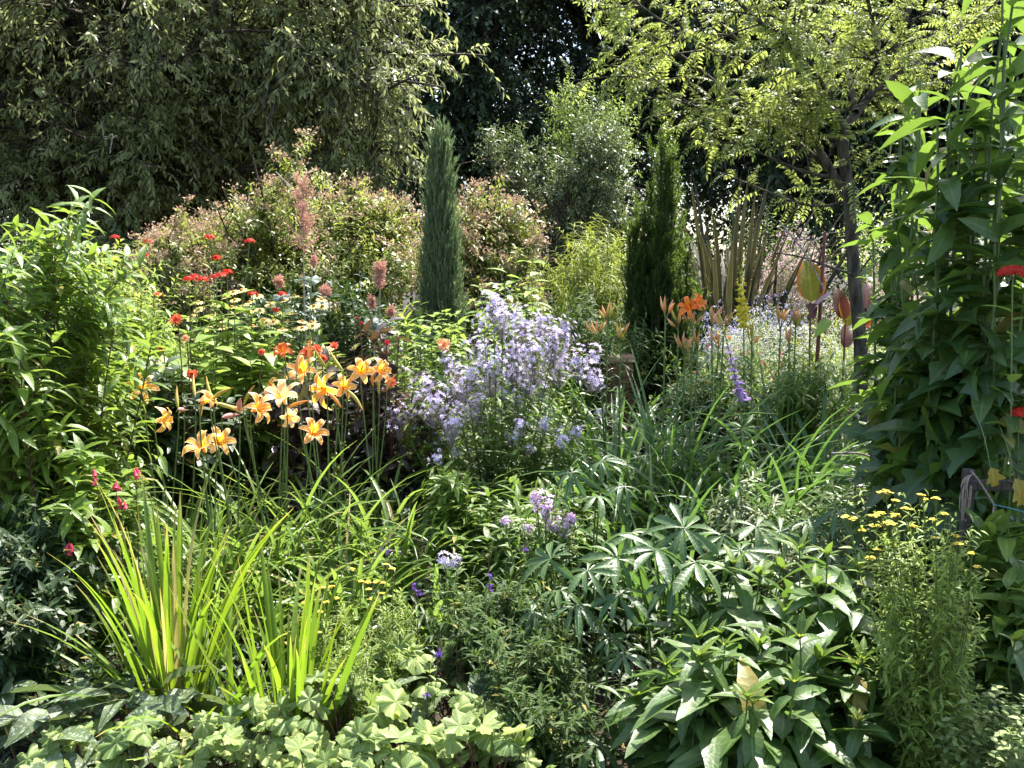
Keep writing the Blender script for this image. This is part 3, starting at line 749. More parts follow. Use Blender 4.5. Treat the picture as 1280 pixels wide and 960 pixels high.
def pier():
    D = 6.9; c = W(770, 443, D); w = .215; root = thing('brick_pier', 'low brown brick pier with a pale flat cap between the bellflowers and the yew', 'brick pier', (c[0], D, 0))
    top = c[2]; B = [solid('brick', (.11, .045, .03), (.22, .10, .06), .9, 26., .8), solid('brick_dark', (.07, .03, .022), (.15, .07, .05), .9, 30., .8)]
    h = .095; g = .006; n = int((top - .05) / (h + g)); z0 = top - .05 - n * (h + g)
    mo = Acc(); box(mo, (c[0] - w / 2 + .006, D - w / 2 + .006, 0), (c[0] + w / 2 - .006, D + w / 2 - .006, top - .051)); mo.build('mortar', solid('mortar', (.09, .06, .045), (.15, .10, .08), .95, 50.), root, smooth=False)
    accs = [Acc(), Acc()]
    for k in range(n):
        z = z0 + k * (h + g)
        if k % 2 == 0:
            box(accs[0], (c[0] - w / 2, D - w / 2, z), (c[0] + w / 2, D - .006, z + h), .006); box(accs[0], (c[0] - w / 2, D + .006, z), (c[0] + w / 2, D + w / 2, z + h), .006)
        else:
            box(accs[0], (c[0] - w / 2, D - w / 2, z), (c[0] - .006, D + w / 2, z + h), .006); box(accs[0], (c[0] + .006, D - w / 2, z), (c[0] + w / 2, D + w / 2, z + h), .006)
    for a, m in zip(accs, B): a.build('brickwork', m, root, smooth=False)
    a = Acc(); box(a, (c[0] - w / 2 - .012, D - w / 2 - .012, top - .048), (c[0] + w / 2 + .012, D + w / 2 + .012, top), .008)
    a.build('cap', solid('cap_stone', (.34, .20, .13), (.50, .33, .23), .85, 20., .5), root, smooth=False)
pier()
def smooth_curve(pts, K=24):
    pts = np.array(pts, float); t = np.linspace(0, 1, len(pts)); s = np.linspace(0, 1, K)
    f = np.stack([np.interp(s, t, pts[:, k]) for k in range(3)], -1)
    for _ in range(2): f[1:-1] = (f[:-2] + 2 * f[1:-1] + f[2:]) / 4
    return f
def strand(name, label, cat, pts, r, mat, group=None):
    c = smooth_curve(pts); root = thing(name, label, cat, (c[0][0], c[0][1], 0), group)
    a = Acc(); tube_many(a, c[None], r, 6); a.build('strand', mat, root)
    # twisted second ply
    th = np.linspace(0, 60, len(c)); d = np.stack([np.cos(th), 0 * th, np.sin(th)], -1) * r * .9
    a = Acc(); tube_many(a, (c + d)[None], r * .6, 5); a.build('ply', mat, root); return root
JUTE = solid('jute', (.25, .18, .13), (.42, .33, .26), .95, 200., .5)
TEAL = solid('teal_string', (.04, .16, .17), (.08, .26, .26), .6, 100., .2)
Dt = 3.05
strand('garden_twine', 'frayed brown twine tied from the stake down to the green string', 'twine', [W(1213, 588, Dt), W(1222, 598, Dt), W(1240, 626, Dt), W(1243, 632, Dt), W(1238, 656, Dt)], .0028, JUTE)
strand('garden_string', 'thin blue green string running from the brown twine to the frame edge', 'string', [W(1238, 627, Dt), W(1243, 631, Dt), W(1262, 635, Dt - .05), W(1310, 648, Dt - .15)], .0022, TEAL)
strand('garden_string', 'thin blue green string low behind the small leaved oregano', 'string', [W(1205, 868, 2.75), W(1230, 872, 2.7), W(1260, 888, 2.6), W(1310, 915, 2.5)], .0022, TEAL)
def stake():
    D = 3.15; b = W(1211, 590, D); root = thing('garden_stake', 'weathered wooden stake with a crossbar and a hank of twine in deep shade', 'stake', (b[0], D, 0))
    m = solid('weathered_wood', (.04, .032, .026), (.10, .08, .07), .9, 20., .6, (6, 6, .6))
    a = Acc(); box(a, (b[0] - .016, D - .016, 0), (b[0] + .016, D + .016, b[2] + .01), .003); a.build('post', m, root, smooth=False)
    a = Acc(); box(a, (b[0] - .03, D - .034, b[2] - .055), (b[0] + .2, D - .017, b[2] - .02), .003); a.build('crossbar', m, root, smooth=False)
    a = Acc()
    for k in range(7):
        x = b[0] - .035 + U(-.012, .012); l = U(.06, .16)
        tube_many(a, smooth_curve([[b[0], D - .02, b[2] - .005], [x, D - .05, b[2] - .01], [x + U(-.01, .01), D - .05, b[2] - l], [x + .012, D - .045, b[2] - l - .02], [x + .016, D - .045, b[2] - .5 * l]], 14)[None], .002, 4)
    a.build('hank', JUTE, root)
stake()
def dead_twig(label, pts, r, n, seed_l=.08, name='dead_branch'):
    c = smooth_curve(pts, 16); root = thing(name, label, 'twig', (c[0][0], c[0][1], 0), 'bare pale twigs')
    a = Acc(); tube_many(a, c[None], np.linspace(r, r * .5, 16)[None], 6); a.build('branch', TWIG, root)
    b = grow(c[None], n, .1, 1., seed_l, .9, 7, -.1, 0); b[:, 3:] += Nn(.008, n, 1, 3)
    a = Acc(); tube_many(a, b, np.linspace(r * .5, r * .25, 7)[None], 4); a.build('twig', TWIG, root)
dead_twig('bare silvery twig lying across the grey green leaves', [W(1040, 567, 4.1), W(1075, 566, 4.05), W(1110, 580, 4.0), W(1150, 592, 4.0)], .006, 9, .16)
dead_twig('small curled pale twig below the silvery twig', [W(1055, 600, 4.0), W(1080, 598, 3.95), W(1140, 585, 3.9), W(1148, 570, 3.9)], .004, 7, .1)
dead_twig('bare forked twig at the upper left of the weeping tree', [W(137, 192, 9.6), W(142, 165, 9.6), W(130, 176, 9.6), W(126, 150, 9.5)], .005, 2, .1)
dead_twig('long bare twig slanting in front of the seed head mound', [W(345, 215, 8.9), W(375, 245, 8.6), W(392, 262, 8.5)], .005, 3, .15)
dead_twig('dark bare stem crossing the canna', [W(975, 278, 5.9), W(1010, 320, 5.8), W(1030, 362, 5.7)], .006, 4, .15)

# ------------------------------------------------------------------ flowers
def petal(pts, w, fold=.15, ruf=.0, wsh='ell', n=8):
    """petal along a centre line given as (y,z) points"""
    pts = np.array(pts, float); t0 = np.linspace(0, 1, len(pts)); t = np.linspace(0, 1, n + 1)
    y = np.interp(t, t0, pts[:, 0]); z = np.interp(t, t0, pts[:, 1])
    for _ in range(1): y[1:-1] = (y[:-2] + 2 * y[1:-1] + y[2:]) / 4; z[1:-1] = (z[:-2] + 2 * z[1:-1] + z[2:]) / 4
    ww = w * .5 * np.interp(t, [0, .25, .6, .85, 1], [.25, .55, 1, .7, .05])
    tg = np.stack([np.gradient(y), np.gradient(z)], -1); tg /= np.linalg.norm(tg, axis=1)[:, None]
    ny, nz = -tg[:, 1], tg[:, 0]
    rf = np.sin(t * 16) * ruf
    Lf = np.stack([-ww, y + ny * (ww * fold + rf), z + nz * (ww * fold + rf)], -1); Md = np.stack([0 * t, y, z], -1)
    Rt = np.stack([ww, y + ny * (ww * fold - rf), z + nz * (ww * fold - rf)], -1)
    V = np.stack([Lf, Md, Rt], 1).reshape(-1, 3); i = np.arange(n) * 3
    Q = np.concatenate([np.stack([i, i + 1, i + 4, i + 3], -1), np.stack([i + 1, i + 2, i + 5, i + 4], -1)])
    A = np.zeros((n + 1, 3, 3)); A[..., 0] = [-1, 0, 1]; A[..., 1] = t[:, None]
    return V, Q, A.reshape(-1, 3)
def daylily_tm(recurve=1.):
    parts = []
    op = U(.75, 1.1)
    for k in range(6):
        w = (.30 if k % 2 else .22) * U(.85, 1.1); r = recurve * U(.6, 1.4)
        parts.append(xf(petal([(.015, 0), (.05, .16), (.12, .34), (.30 * op, .50), (.50 * op, .54 - .04 * r), (.62 * op, .48 - .15 * r)], w, .16, .018 if k % 2 else .008), (0, 0, k * pi / 3 + U(-.08, .08))))
    return merge(parts)
DAY = leafmat('orange_lily_petal', (.66, .24, .03), (.84, .46, .10), (.90, .50, .08), .42, .4, .4, vein=.0, mid=((.90, .66, .16), .25), edge=((.90, .70, .46), .5), tip=((.85, .55, .30), .75))
DAYP = leafmat('pale_lily_petal', (.88, .52, .16), (.92, .66, .34), (.95, .6, .15), .4, .4, .4, vein=.0, mid=((.95, .75, .3), .3), edge=((.95, .80, .62), .4))
DAYR = leafmat('red_orange_lily_petal', (.65, .12, .02), (.75, .17, .03), (.85, .22, .03), .4, .4, .4, vein=.0)
BUD = leafmat('lily_bud', (.60, .30, .07), (.72, .42, .14), (.8, .5, .1), .2, .45, .4, vein=.0, tip=((.70, .30, .10), .5))
BUDG = leafmat('green_lily_bud', (.30, .32, .06), (.46, .40, .10), (.6, .5, .1), .2, .45, .4, vein=.0, tip=((.62, .36, .12), .4))
SPENT = leafmat('spent_lily_bloom', (.55, .26, .26), (.66, .40, .36), (.7, .4, .3), .35, .5, .3, vein=.0)
STAMEN = solid('stamen_yellow', (.55, .25, .02), (.8, .55, .08), .6)
def toward(az, el):   # direction from an azimuth round the vertical (0 = towards the camera) and an elevation
    az, el = R(az), R(el); return np.array([math.sin(az) * math.cos(el), -math.cos(az) * math.cos(el), math.sin(el)])
def bloom(root, pos, face, size, mat, tm=None, name='flower'):
    a = Acc(); f = nrm(np.array(face, float)); side = nrm(np.cross(f, [.2, .1, 1.]) + .001)
    scatter(a, tm or daylily_tm(U(.1, 2.0)), side[None], nrm(f + Nn(.25, 3))[None], np.array(pos)[None] - f * size * .35, size * U(.85, 1.12), [U(0, 1)])
    o = a.build(name, mat, root)
    s = Acc(); p0 = np.array(pos) - f * size * .30
    ends = p0 + f * size * .52 + Nn(size * .07, 7, 3) + np.array([0, 0, -size * .04])
    mid = p0 + f * size * .3 + (ends - p0 - f * size * .52) * .3
    tube_many(s, np.stack([np.repeat(p0[None], 7, 0), mid, ends], 1), np.array([[.0012, .001, .0022]]), 4)
    # stamens lie inside the flower as its sub-part
    s_ = s.build('stamen', STAMEN, None); s_.data.transform(mathutils.Matrix.Translation(-mathutils.Vector([float(c) for c in root.location]))); s_.parent = o
    return o
def spindle(root, base, d, L, r, mat, name='bud', K=9, tipf=.12):
    d = nrm(np.array(d, float)); s = np.linspace(0, 1, K)
    rad = r * np.clip(np.sin(pi * (s ** .75) * .93 + .12), tipf, 1)
    bow = np.cross(d, [0, 1, .2]) * L * .05
    c = np.array(base) + d * s[:, None] * L + bow * np.sin(s * pi)[:, None]
    a = Acc(); tube_many(a, c[None], rad[None], 6, U(0, 1)); return a.build(name, mat, root)

def strap_clump(name, label, cat, px, D, n, L, group, mat, w=.012, th=(.05, .6), kap=(.8, 2.2), r0=.08, K=12, p=1.5, name2='foliage', fold=.35):
    x = (px - 640) * M1(D); root = thing(name, label, cat, (x, D, 0), group)
    ph = U(0, 2 * pi, n); rr = r0 * np.sqrt(U(0, 1, n))
    base = np.stack([x + rr * np.cos(ph), D + rr * np.sin(ph), 0 * ph], -1)
    cur = arch(base, ph + Nn(.3, n), U(*th, n), U(*kap, n), L * U(.6, 1.08, n), K, p, .12)
    s = np.linspace(0, 1, K); wd = w * np.minimum(1, .55 + s * 2) * (1 - s ** 3) ** .8 + .0006
    side = np.stack([-np.sin(ph), np.cos(ph), 0 * ph], -1) + Nn(.25, n, 3)
    a = Acc(); ribbon_many(a, cur, side, wd[None] * U(.7, 1.25, n)[:, None], fold); a.build(name2, mat, root)
    return root, np.array([x, D, 0.])
# daylily clumps with their flowers (photo position, kind, facing azimuth, elevation, size)
DL = [
 ('daylily_plant', 'orange daylily clump nearest the leafy shrub with two side facing blooms', 205, 4.35, 60, .95,
  [(178, 483, 'o', 20, 25, .13), (205, 527, 'o', 70, -10, .12)], [(222, 497, 'b', 200, 60, .11), (243, 482, 'b', -160, 55, .12), (226, 512, 's', 0, 10, .09)]),
 ('daylily_plant', 'daylily clump with a low pair of bright orange blooms', 275, 4.15, 60, .9,
  [(248, 562, 'o', -25, 25, .13), (274, 554, 'o', 30, 15, .13), (262, 500, 'o', 80, 30, .12)], [(262, 486, 'b', -140, 60, .12), (277, 493, 'b', 60, 25, .15), (285, 510, 'b', 120, -25, .13), (253, 508, 'b', 160, 70, .10), (300, 505, 's', 20, 40, .09)]),
 ('daylily_plant', 'daylily clump with a pale yellow bloom above a drooping orange bloom', 345, 4.3, 65, .95,
  [(350, 498, 'p', -20, 35, .15), (325, 514, 'o', 60, 5, .14), (392, 541, 'o', 25, 20, .13), (340, 482, 'o', -60, 40, .12), (362, 520, 'p', 40, 0, .12)], [(292, 508, 'b', -100, 15, .12), (311, 495, 'b', 80, 60, .11), (372, 506, 'b', 75, 20, .13), (288, 520, 's', 150, 0, .10)]),
 ('daylily_plant', 'daylily clump with three open blooms among many upright buds', 410, 4.45, 65, .98,
  [(377, 462, 'o', -10, 40, .14), (405, 485, 'o', -40, 15, .14), (430, 484, 'o', 30, 10, .13), (352, 440, 'r', -10, 30, .10)], [(388, 436, 'b', 30, 65, .12), (401, 448, 'b', -60, 60, .11), (420, 450, 'b', -120, 50, .12), (418, 500, 'b', 120, -50, .10), (444, 500, 'b', 60, -45, .12), (373, 452, 'b', 160, 65, .10)]),
 ('daylily_plant', 'daylily clump with golden blooms next to the dark leaved dahlia', 470, 4.6, 60, .95,
  [(452, 460, 'o', 15, 30, .14), (476, 462, 'o', 50, 15, .12)], [(475, 478, 'b', 170, 75, .13), (467, 470, 'b', 20, 70, .11), (489, 478, 'b', 100, 60, .09)]),
]
def dl(name, label, px, D, n, L, fl, bd):
    root, b = strap_clump(name, label, 'daylily', px, D, n, L, 'orange daylily clumps', G_STRAP, .011, (.05, .55), (.9, 2.3), .10)
    for (x, y, k, az, el, s) in fl:
        p = W(x, y, D + U(-.12, .12)); f = toward(az, el)
        bloom(root, p, f, s, {'o': DAY, 'p': DAYP, 'r': DAYR}[k])
        q = p - f * s * .34; m = q - [0, 0, .06] - f * .02; b0 = b + [U(-.08, .08), U(-.06, .06), 0]
        c = smooth_curve([b0, b0 + (m - b0) * .5 + [U(-.02, .02), 0, 0], m, q], 12)
        a = Acc(); tube_many(a, c[None], np.linspace(.005, .0028, 12)[None], 6); a.build('flower_stem', G_STEM, root)
    for (x, y, k, az, el, s) in bd:
        p = W(x, y, D + U(-.1, .1)); f = toward(az, el)
        spindle(root, p - f * s * .5, f, s, .0085 if k == 'b' else .012, SPENT if k == 's' else (BUD if U(0, 1) < .7 else BUDG), 'bud' if k == 'b' else 'spent_bloom')
        q = p - f * s * .5; b0 = b + [U(-.08, .08), U(-.06, .06), 0]; m = q - [0, 0, .08]
        c = smooth_curve([b0, b0 + (m - b0) * .5 + [U(-.02, .02), 0, 0], m, q], 12)
        a = Acc(); tube_many(a, c[None], np.linspace(.0045, .0022, 12)[None], 6); a.build('flower_stem', G_STEM, root)
for r_ in DL: dl(*r_)
for (px, D, n, L, lab) in ((330, 3.85, 60, .70, 'low daylily clump without flowers in front of the orange blooms'), (430, 3.9, 80, .74, 'daylily leaf clump arching below the three open blooms'),
                           (500, 4.2, 70, .82, 'daylily leaf clump between the golden blooms and the bellflowers'), (540, 3.9, 50, .62, 'low dark leaf clump in front of the bellflower stems'),
                           (250, 3.75, 36, .7, 'narrow daylily leaf clump behind the tall sword leaved clump')):
    strap_clump('daylily_plant', lab, 'daylily', px, D, n, L, 'orange daylily clumps', G_STRAP, .011, (.05, .55), (1.0, 2.4), .10)
for (px, D, n, L, w, lab) in ((775, 5.0, 85, 1.3, .014, 'strap leaved clump right beside the bellflowers'), (840, 4.8, 85, 1.28, .014, 'strap leaved clump below the middle of the yew'),
                           (905, 4.5, 70, 1.15, .014, 'strap leaved clump under the purple lupin'), (975, 4.9, 85, 1.25, .013, 'broad arching strap leaved clump right of the purple lupin'),
                           (1045, 4.8, 85, 1.22, .012, 'strap leaved clump at the foot of the leaning trunk'), (1010, 4.3, 60, .98, .011, 'lower strap leaved clump before the silvery twig'),
                           (835, 3.95, 60, .95, .012, 'upright strap leaved clump between bellflowers and lupin leaves'), (1085, 5.4, 44, 1.05, .011, 'far strap leaved clump half hidden by the tall leafy plant'),
                           (770, 4.2, 44, .85, .012, 'lower strap leaved clump in front of the first'), (768, 6.2, 60, 1.1, .012, 'strap leaved clump hiding the lower part of the brick pier')):
    strap_clump('strap_leaved_plant', lab, 'plant', px, D, n, L, 'strap leaved clumps on the shady side', G_STRAPD, w, (.05, .5), (.8, 2.3), .12)
for (px, D, n, L, th, kp, lab) in ((200, 3.15, 74, .92, (.0, .36), (.0, .8), 'tall bright sword leaved clump at the lower left'), (268, 3.0, 12, .60, (.02, .5), (.1, 1.3), 'middle sword leaved clump with one bent blade'),
                           (352, 2.9, 50, .74, (.0, .42), (.0, .6), 'shorter bright sword leaved clump, third from the leafy shrub')):
    strap_clump('sword_leaved_plant', lab, 'plant', px, D, n, L, 'bright sword leaved clumps', G_SWORD, .0115, th, kp, .07, 12, 2.0)
strap_clump('sword_leaved_plant', 'spreading drooping blades around the foot of the tall sword leaved clump', 'plant', 230, 3.0, 26, .75, 'bright sword leaved clumps', G_SWORD, .010, (.3, .9), (.5, 1.8), .1)

# bellflower (lilac panicles)
LILAC = leafmat('lilac_petal', (.70, .60, .80), (.93, .86, .94), (.6, .5, .85), .4, .5, .3, vein=0)
CALYX = leafmat('pinkish_calyx', (.15, .17, .06), (.34, .22, .15), (.4, .25, .1), .3, .5, .3, vein=0)
floret = merge([xf(leaf(.42, 2, 'ell', .1, .35), (.45, 0, k * 2 * pi / 5), (0, 0, 0), 1) for k in range(5)])
BF = leaf(.30, 3, 'lance', .25, .35)
def panicle(root, c, r, n, mat, fs=.014, tall=1.0):
    p = Nn(1, n, 3); p = nrm(p) * (U(.05, 1, n)[:, None]) * np.array([r, r, r * tall]); 
    d = nrm(p + [0, 0, r * .3]); a = Acc()
    scatter(a, floret, nrm(np.cross(d, Nn(1, n, 3))), d + Nn(.35, n, 3), c + p, U(fs * .8, fs * 1.25, n))
    base = c - [0, 0, r * 1.2 * tall]; tube_many(a, np.stack([np.repeat(base[None], n, 0), base + (c + p - base) * .5 + [0, 0, -.15 * r], c + p], 1), np.full((1, 3), .00025), 3); fc = a.build('flower_cluster', mat, root)
    base = c - [0, 0, r * 1.2 * tall]
    s = Acc(); tube_many(s, np.stack([np.repeat(base[None], n, 0), base + (c + p - base) * .55 + [0, 0, -.2 * r], c + p], 1), np.full((1, 3), .0004), 3)
    m = n; q = c + nrm(Nn(1, m, 3)) * U(.2, 1, m)[:, None] * r * np.array([1, 1, tall])
    scatter(s, card(.5, .1), nrm(Nn(1, m, 3) + [0, 0, 1]), Nn(1, m, 3), q, U(.006, .011, m)); s.build('calyx', CALYX, fc)
def bellflower(name, label, px, D, cl, leafn=14, group=None, mat=None, extra=18, ly=.11, dj=.28, nf=42, sp=.16):
    x = (px - 640) * M1(D); root = thing(name, label, 'flower', (x, D, 0), group)
    C = []
    for (cx, cy_, r) in cl:
        k = 1 if cy_ > 520 else 0
        p = W(cx, cy_, D + U(-dj, dj) - (.35 * dj if cy_ > 520 else -.2 * dj)); C.append(p)
        rr = r * M1(D) * U(.85, 1.3)
        panicle(root, p, rr, int(nf * .85 * (rr / .08) ** 1.7) + 8, mat or LILAC, .0138)
    C = np.array(C); n = len(C)
    b = np.array([x, D, 0]) + np.stack([(C[:, 0] - x) * .35, U(-sp, sp, n), 0 * C[:, 0]], -1)
    s = np.linspace(0, 1, 9)[None, :, None]
    cur = b[:, None] + (C - [0, 0, .05] - b)[:, None] * s + np.array([1., 0, 0]) * (-(C[:, 0] - b[:, 0]) * .18)[:, None, None] * np.sin(s * pi)
    stems_parts(root, cur, .0045, .0022, G_STEM, 'stem', 5)
    f = Acc(); leaves_on(f, BF, cur, leafn * 2, 2, .15, .93, 1., ly, .2, .1, lambda t: 1.1 - .55 * t)
    b2 = grow(cur, extra * 4, .35, .9, .22, .55, 5, .0, .5); leaves_on(f, BF, b2, 8, 2, .1, 1., .9, ly * .55, .2, .1)
    f.build('foliage', G_MID, root)
    a = Acc(); tube_many(a, b2, np.full((1, 5), .0014), 3); a.build('branch', G_STEM, root)
BC = [(483, 505, 28), (500, 520, 24), (470, 515, 18), (545, 500, 24), (522, 498, 18), (552, 545, 22), (565, 528, 20), (547, 572, 13), (572, 565, 11), (535, 480, 20), (582, 468, 26), (600, 500, 24),
      (575, 508, 20), (612, 458, 28), (640, 446, 28), (630, 488, 24), (668, 436, 32), (692, 420, 26), (652, 408, 28), (700, 455, 26), (722, 448, 22), (738, 466, 18), (747, 478, 9), (612, 545, 13), (650, 530, 13),
      (681, 530, 11), (703, 548, 17), (722, 536, 12), (660, 560, 10), (617, 376, 26), (628, 396, 18), (600, 432, 22), (560, 450, 18), (676, 398, 20), (706, 410, 16), (620, 520, 16), (590, 522, 16), (640, 545, 12),
      (658, 470, 24), (570, 485, 20), (740, 440, 14), (605, 400, 16), (645, 500, 18), (675, 480, 20), (750, 515, 7)]
bellflower('bellflower_plant', 'wide clump of pale lilac bellflowers in the middle of the bed', 625, 4.8, BC)
bellflower('bellflower_plant', 'small pinkish bellflower spray in front of the wide lilac clump', 690, 3.5, [(672, 620, 14), (682, 635, 16), (704, 652, 16), (690, 655, 15), (712, 648, 12), (660, 660, 9), (634, 652, 7)], 9, None, leafmat('pinkish_lilac_petal', (.60, .42, .68), (.75, .58, .80), (.7, .5, .8), .4, .5, .3, vein=0), 6, .07, .05, 46, .06)
bellflower('bellflower_plant', 'lowest little spray of pale bells above the yellow buttons', 565, 3.3, [(557, 700, 11), (572, 703, 9)], 9, None, LILAC, 4, .06, .03, 40, .04)

# tall lilies in bud
PEACH = leafmat('peach_lily_bud', (.42, .25, .08), (.55, .33, .12), (.75, .42, .14), .25, .45, .4, vein=0, tip=((.62, .34, .2), .3))
OPENL = leafmat('deep_orange_lily', (.78, .14, .02), (.88, .22, .03), (.95, .25, .03), .4, .4, .4, vein=0)
def lily(label, D, cl, px=None, opens=(), h=.07, green=.0):
    x = ((px or cl[0][0]) - 640) * M1(D); root = thing('tall_lily_plant', label, 'lily', (x, D, 0), 'tall lilies in bud')
    f = Acc()
    for (cx, cy_, nb) in cl:
        p = W(cx, cy_, D + U(-.1, .1)); q = p - [0, 0, h * .75]
        b0 = np.array([x + (p[0] - x) * .5 + U(-.02, .02), D, 0])
        c = smooth_curve([b0, b0 + (q - b0) * .5 + [U(-.02, .02), 0, 0], q], 12)[None]
        a = Acc(); tube_many(a, c, np.linspace(.006, .004, 12)[None], 6); a.build('stem', G_STEM, root)
        leaves_on(f, leaf(.13, 3, 'lance', .3, .6), c, 46, 1, .25, .98, .8, .12, .2, .1, lambda t: 1.1 - .6 * t)
        for k in range(nb):
            az = 360 * k / nb + U(-30, 30); d = toward(az, U(50, 86)); l = h * U(.75, 1.25)
            e = q + d * .035 * U(.5, 1.5)
            a = Acc(); tube_many(a, np.stack([q, (q + e) / 2 - [0, 0, .004], e])[None], .0025, 5); a.build('bud_stalk', G_STEM, root)
            spindle(root, e, d + Nn(.12, 3), l, U(.0055, .009), PEACH if U(0, 1) < .75 else BUDG, 'bud')
    for (ox, oy, az, el, s) in opens:
        bloom(root, W(ox, oy, D - .05), toward(az, el), s, OPENL)
    f.build('foliage', G_STRAPD, root)
lily('group of tall lilies with peach coloured buds above the brick pier', 5.0, [(760, 392, 6), (748, 412, 5), (776, 415, 4)], 765)
lily('tallest lilies in bud just below the yew with deep orange open blooms', 4.9, [(832, 385, 5), (848, 400, 5), (866, 398, 5), (856, 432, 6), (872, 425, 4)], 855, [(862, 381, -20, 45, .11), (873, 378, 40, 30, .10)])
lily('tall lilies in bud beside the yellow flower spike', 5.2, [(890, 396, 6), (905, 402, 6), (898, 425, 4)], 897)
lily('tall lilies in bud between the yellow spike and the canna', 5.2, [(976, 398, 6), (995, 398, 6), (987, 420, 3)], 985)
lily('single tall lily with faded greenish buds right of the purple lupin', 5.0, [(940, 420, 4)], 940)

# flower spikes: lupin and yellow loosestrife
def spike(name, label, px, ytop, ybot, D, r, mat, rows, per, fs, lfm, group=None, tipmat=None, lean=0.):
    p1 = W(px, ytop, D); p0 = W(px + lean, ybot, D); g = np.array([p0[0] + .02, D, 0.]); root = thing(name, label, 'flower', g, group)
    c = smooth_curve([g, (g + p0) / 2 + [.01, 0, 0], p0, p1], 16)[None]
    a = Acc(); tube_many(a, c, np.linspace(.006, .002, 16)[None], 6); a.build('stem', G_STEM, root)
    pet = merge([xf(leaf(.75, 3, 'ell', .8, .3), (.2, 0, 0)), xf(leaf(.6, 3, 'ell', -.5, -.5), (1.0, 0, 0))])
    for k in range(rows):
        t = k / (rows - 1); q = p0 + (p1 - p0) * (t + U(-.02, .02)); n = max(3, int(per * (1 - .55 * t))); az = U(0, 6) + np.arange(n) * 2 * pi / n + Nn(.25, n)
        q = q + Nn(.004, n, 3); d = np.stack([np.cos(az), np.sin(az), 0 * az + U(.1, .6, n)], -1); a = Acc()
        scatter(a, pet, nrm(d), np.array([0, 0, 1.]), q + d * r * .25 * (1 - .6 * t), fs * (1 - .55 * t) * U(.6, 1.25, n)); a.build('floret_whorl', tipmat if tipmat and t > .82 else mat, root)
    f = Acc(); leaves_on(f, lfm, c, 9, 1, .15, .62, 1.1, .14, .2, .0); f.build('foliage', G_LUPIN, root)
LUP = leafmat('purple_lupin_petal', (.13, .06, .18), (.42, .32, .46), (.4, .3, .7), .3, .5, .35, vein=0)
YEL = leafmat('clear_yellow_petal', (.70, .58, .04), (.85, .74, .10), (.9, .8, .1), .35, .5, .35, vein=0)
PALM = [palmate(9) for _ in range(4)]
spike('lupin_plant', 'single purple lupin spike leaning in front of the strap leaves', 905, 412, 505, 4.2, .05, LUP, 13, 8, .026, PALM[0], None, CATM, 22)
spike('yellow_flower_spike', 'slim spike of clear yellow flowers behind the lilies in bud', 924, 335, 412, 5.0, .055, YEL, 16, 10, .030, PALM[1], None, G_YELLOW, 6)

# cannas
CAN1 = leafmat('golden_canna_leaf', (.16, .15, .02), (.22, .20, .02), (.60, .52, .03), .55, .35, .4, vein=.15, vf=7, edge=((.55, .12, .02), .62))
CAN2 = leafmat('bronze_canna_leaf', (.04, .02, .015), (.08, .03, .02), (.32, .07, .015), .35, .35, .5, vein=.2, veinc=(.4, .12, .04), vf=7)
CAN3 = leafmat('pinkish_canna_leaf', (.36, .24, .28), (.45, .32, .38), (.6, .3, .35), .3, .3, .6, vein=.2, vf=7)
def canna(label, px, D, lv, st):
    x = (px - 640) * M1(D); root = thing('canna_plant', label, 'canna', (x, D, 0), 'cannas with coloured leaves')
    for (sx, sy, r) in st:
        c = smooth_curve([[x + U(-.03, .03), D, 0], (np.array([x, D, 0]) + W(sx, sy, D)) / 2, W(sx, sy, D)], 12)
        a = Acc(); tube_many(a, c[None], np.linspace(r, r * .6, 12)[None], 7); a.build('stem', leafmat('canna_stem', (.10, .02, .02), (.16, .03, .025), trans=0, vein=0), root)
    for (x0, y0, x1, y1, w, m, upv, dd) in lv:
        p0 = W(x0, y0, D); p1 = W(x1, y1, D + dd); d = p1 - p0; L = np.linalg.norm(d)
        a = Acc(); scatter(a, leaf(w, 12, 'ovate', .4, .22, wave=.02), nrm(d)[None], np.array([upv], float) + Nn(.05, 3), p0[None], L, [U(0, 1)]); a.build('leaf', m, root)
canna('canna with one big glowing yellow leaf edged in red beside a dark stem', 1018, 5.8,
      [(1014, 378, 1011, 318, .62, CAN1, (-.1, -.9, .2), .12), (1016, 392, 1034, 362, .5, CAN3, (-.5, -.3, .8), -.1), (1012, 380, 1018, 396, .6, CAN2, (0, -1, 0), -.1), (1036, 400, 1020, 418, .45, G_LIGHT, (0, -.5, .5), -.1)],
      [(1013, 378, .008), (1031, 290, .016)])
canna('canna with red and bronze leaves half hidden by the leaning trunk', 1055, 6.6,
      [(1056, 400, 1044, 355, .45, CAN2, (-.2, -1, .1), .1), (1058, 408, 1056, 365, .6, CAN1, (.3, -1, .1), .1), (1082, 396, 1086, 350, .5, CAN2, (.2, -1, .1), .1), (1080, 410, 1095, 372, .4, CAN2, (.5, -.8, .1), -.1), (1054, 435, 1062, 400, .5, CAN2, (0, -1, .1), .1)],
      [(1057, 400, .010), (1083, 385, .010)])

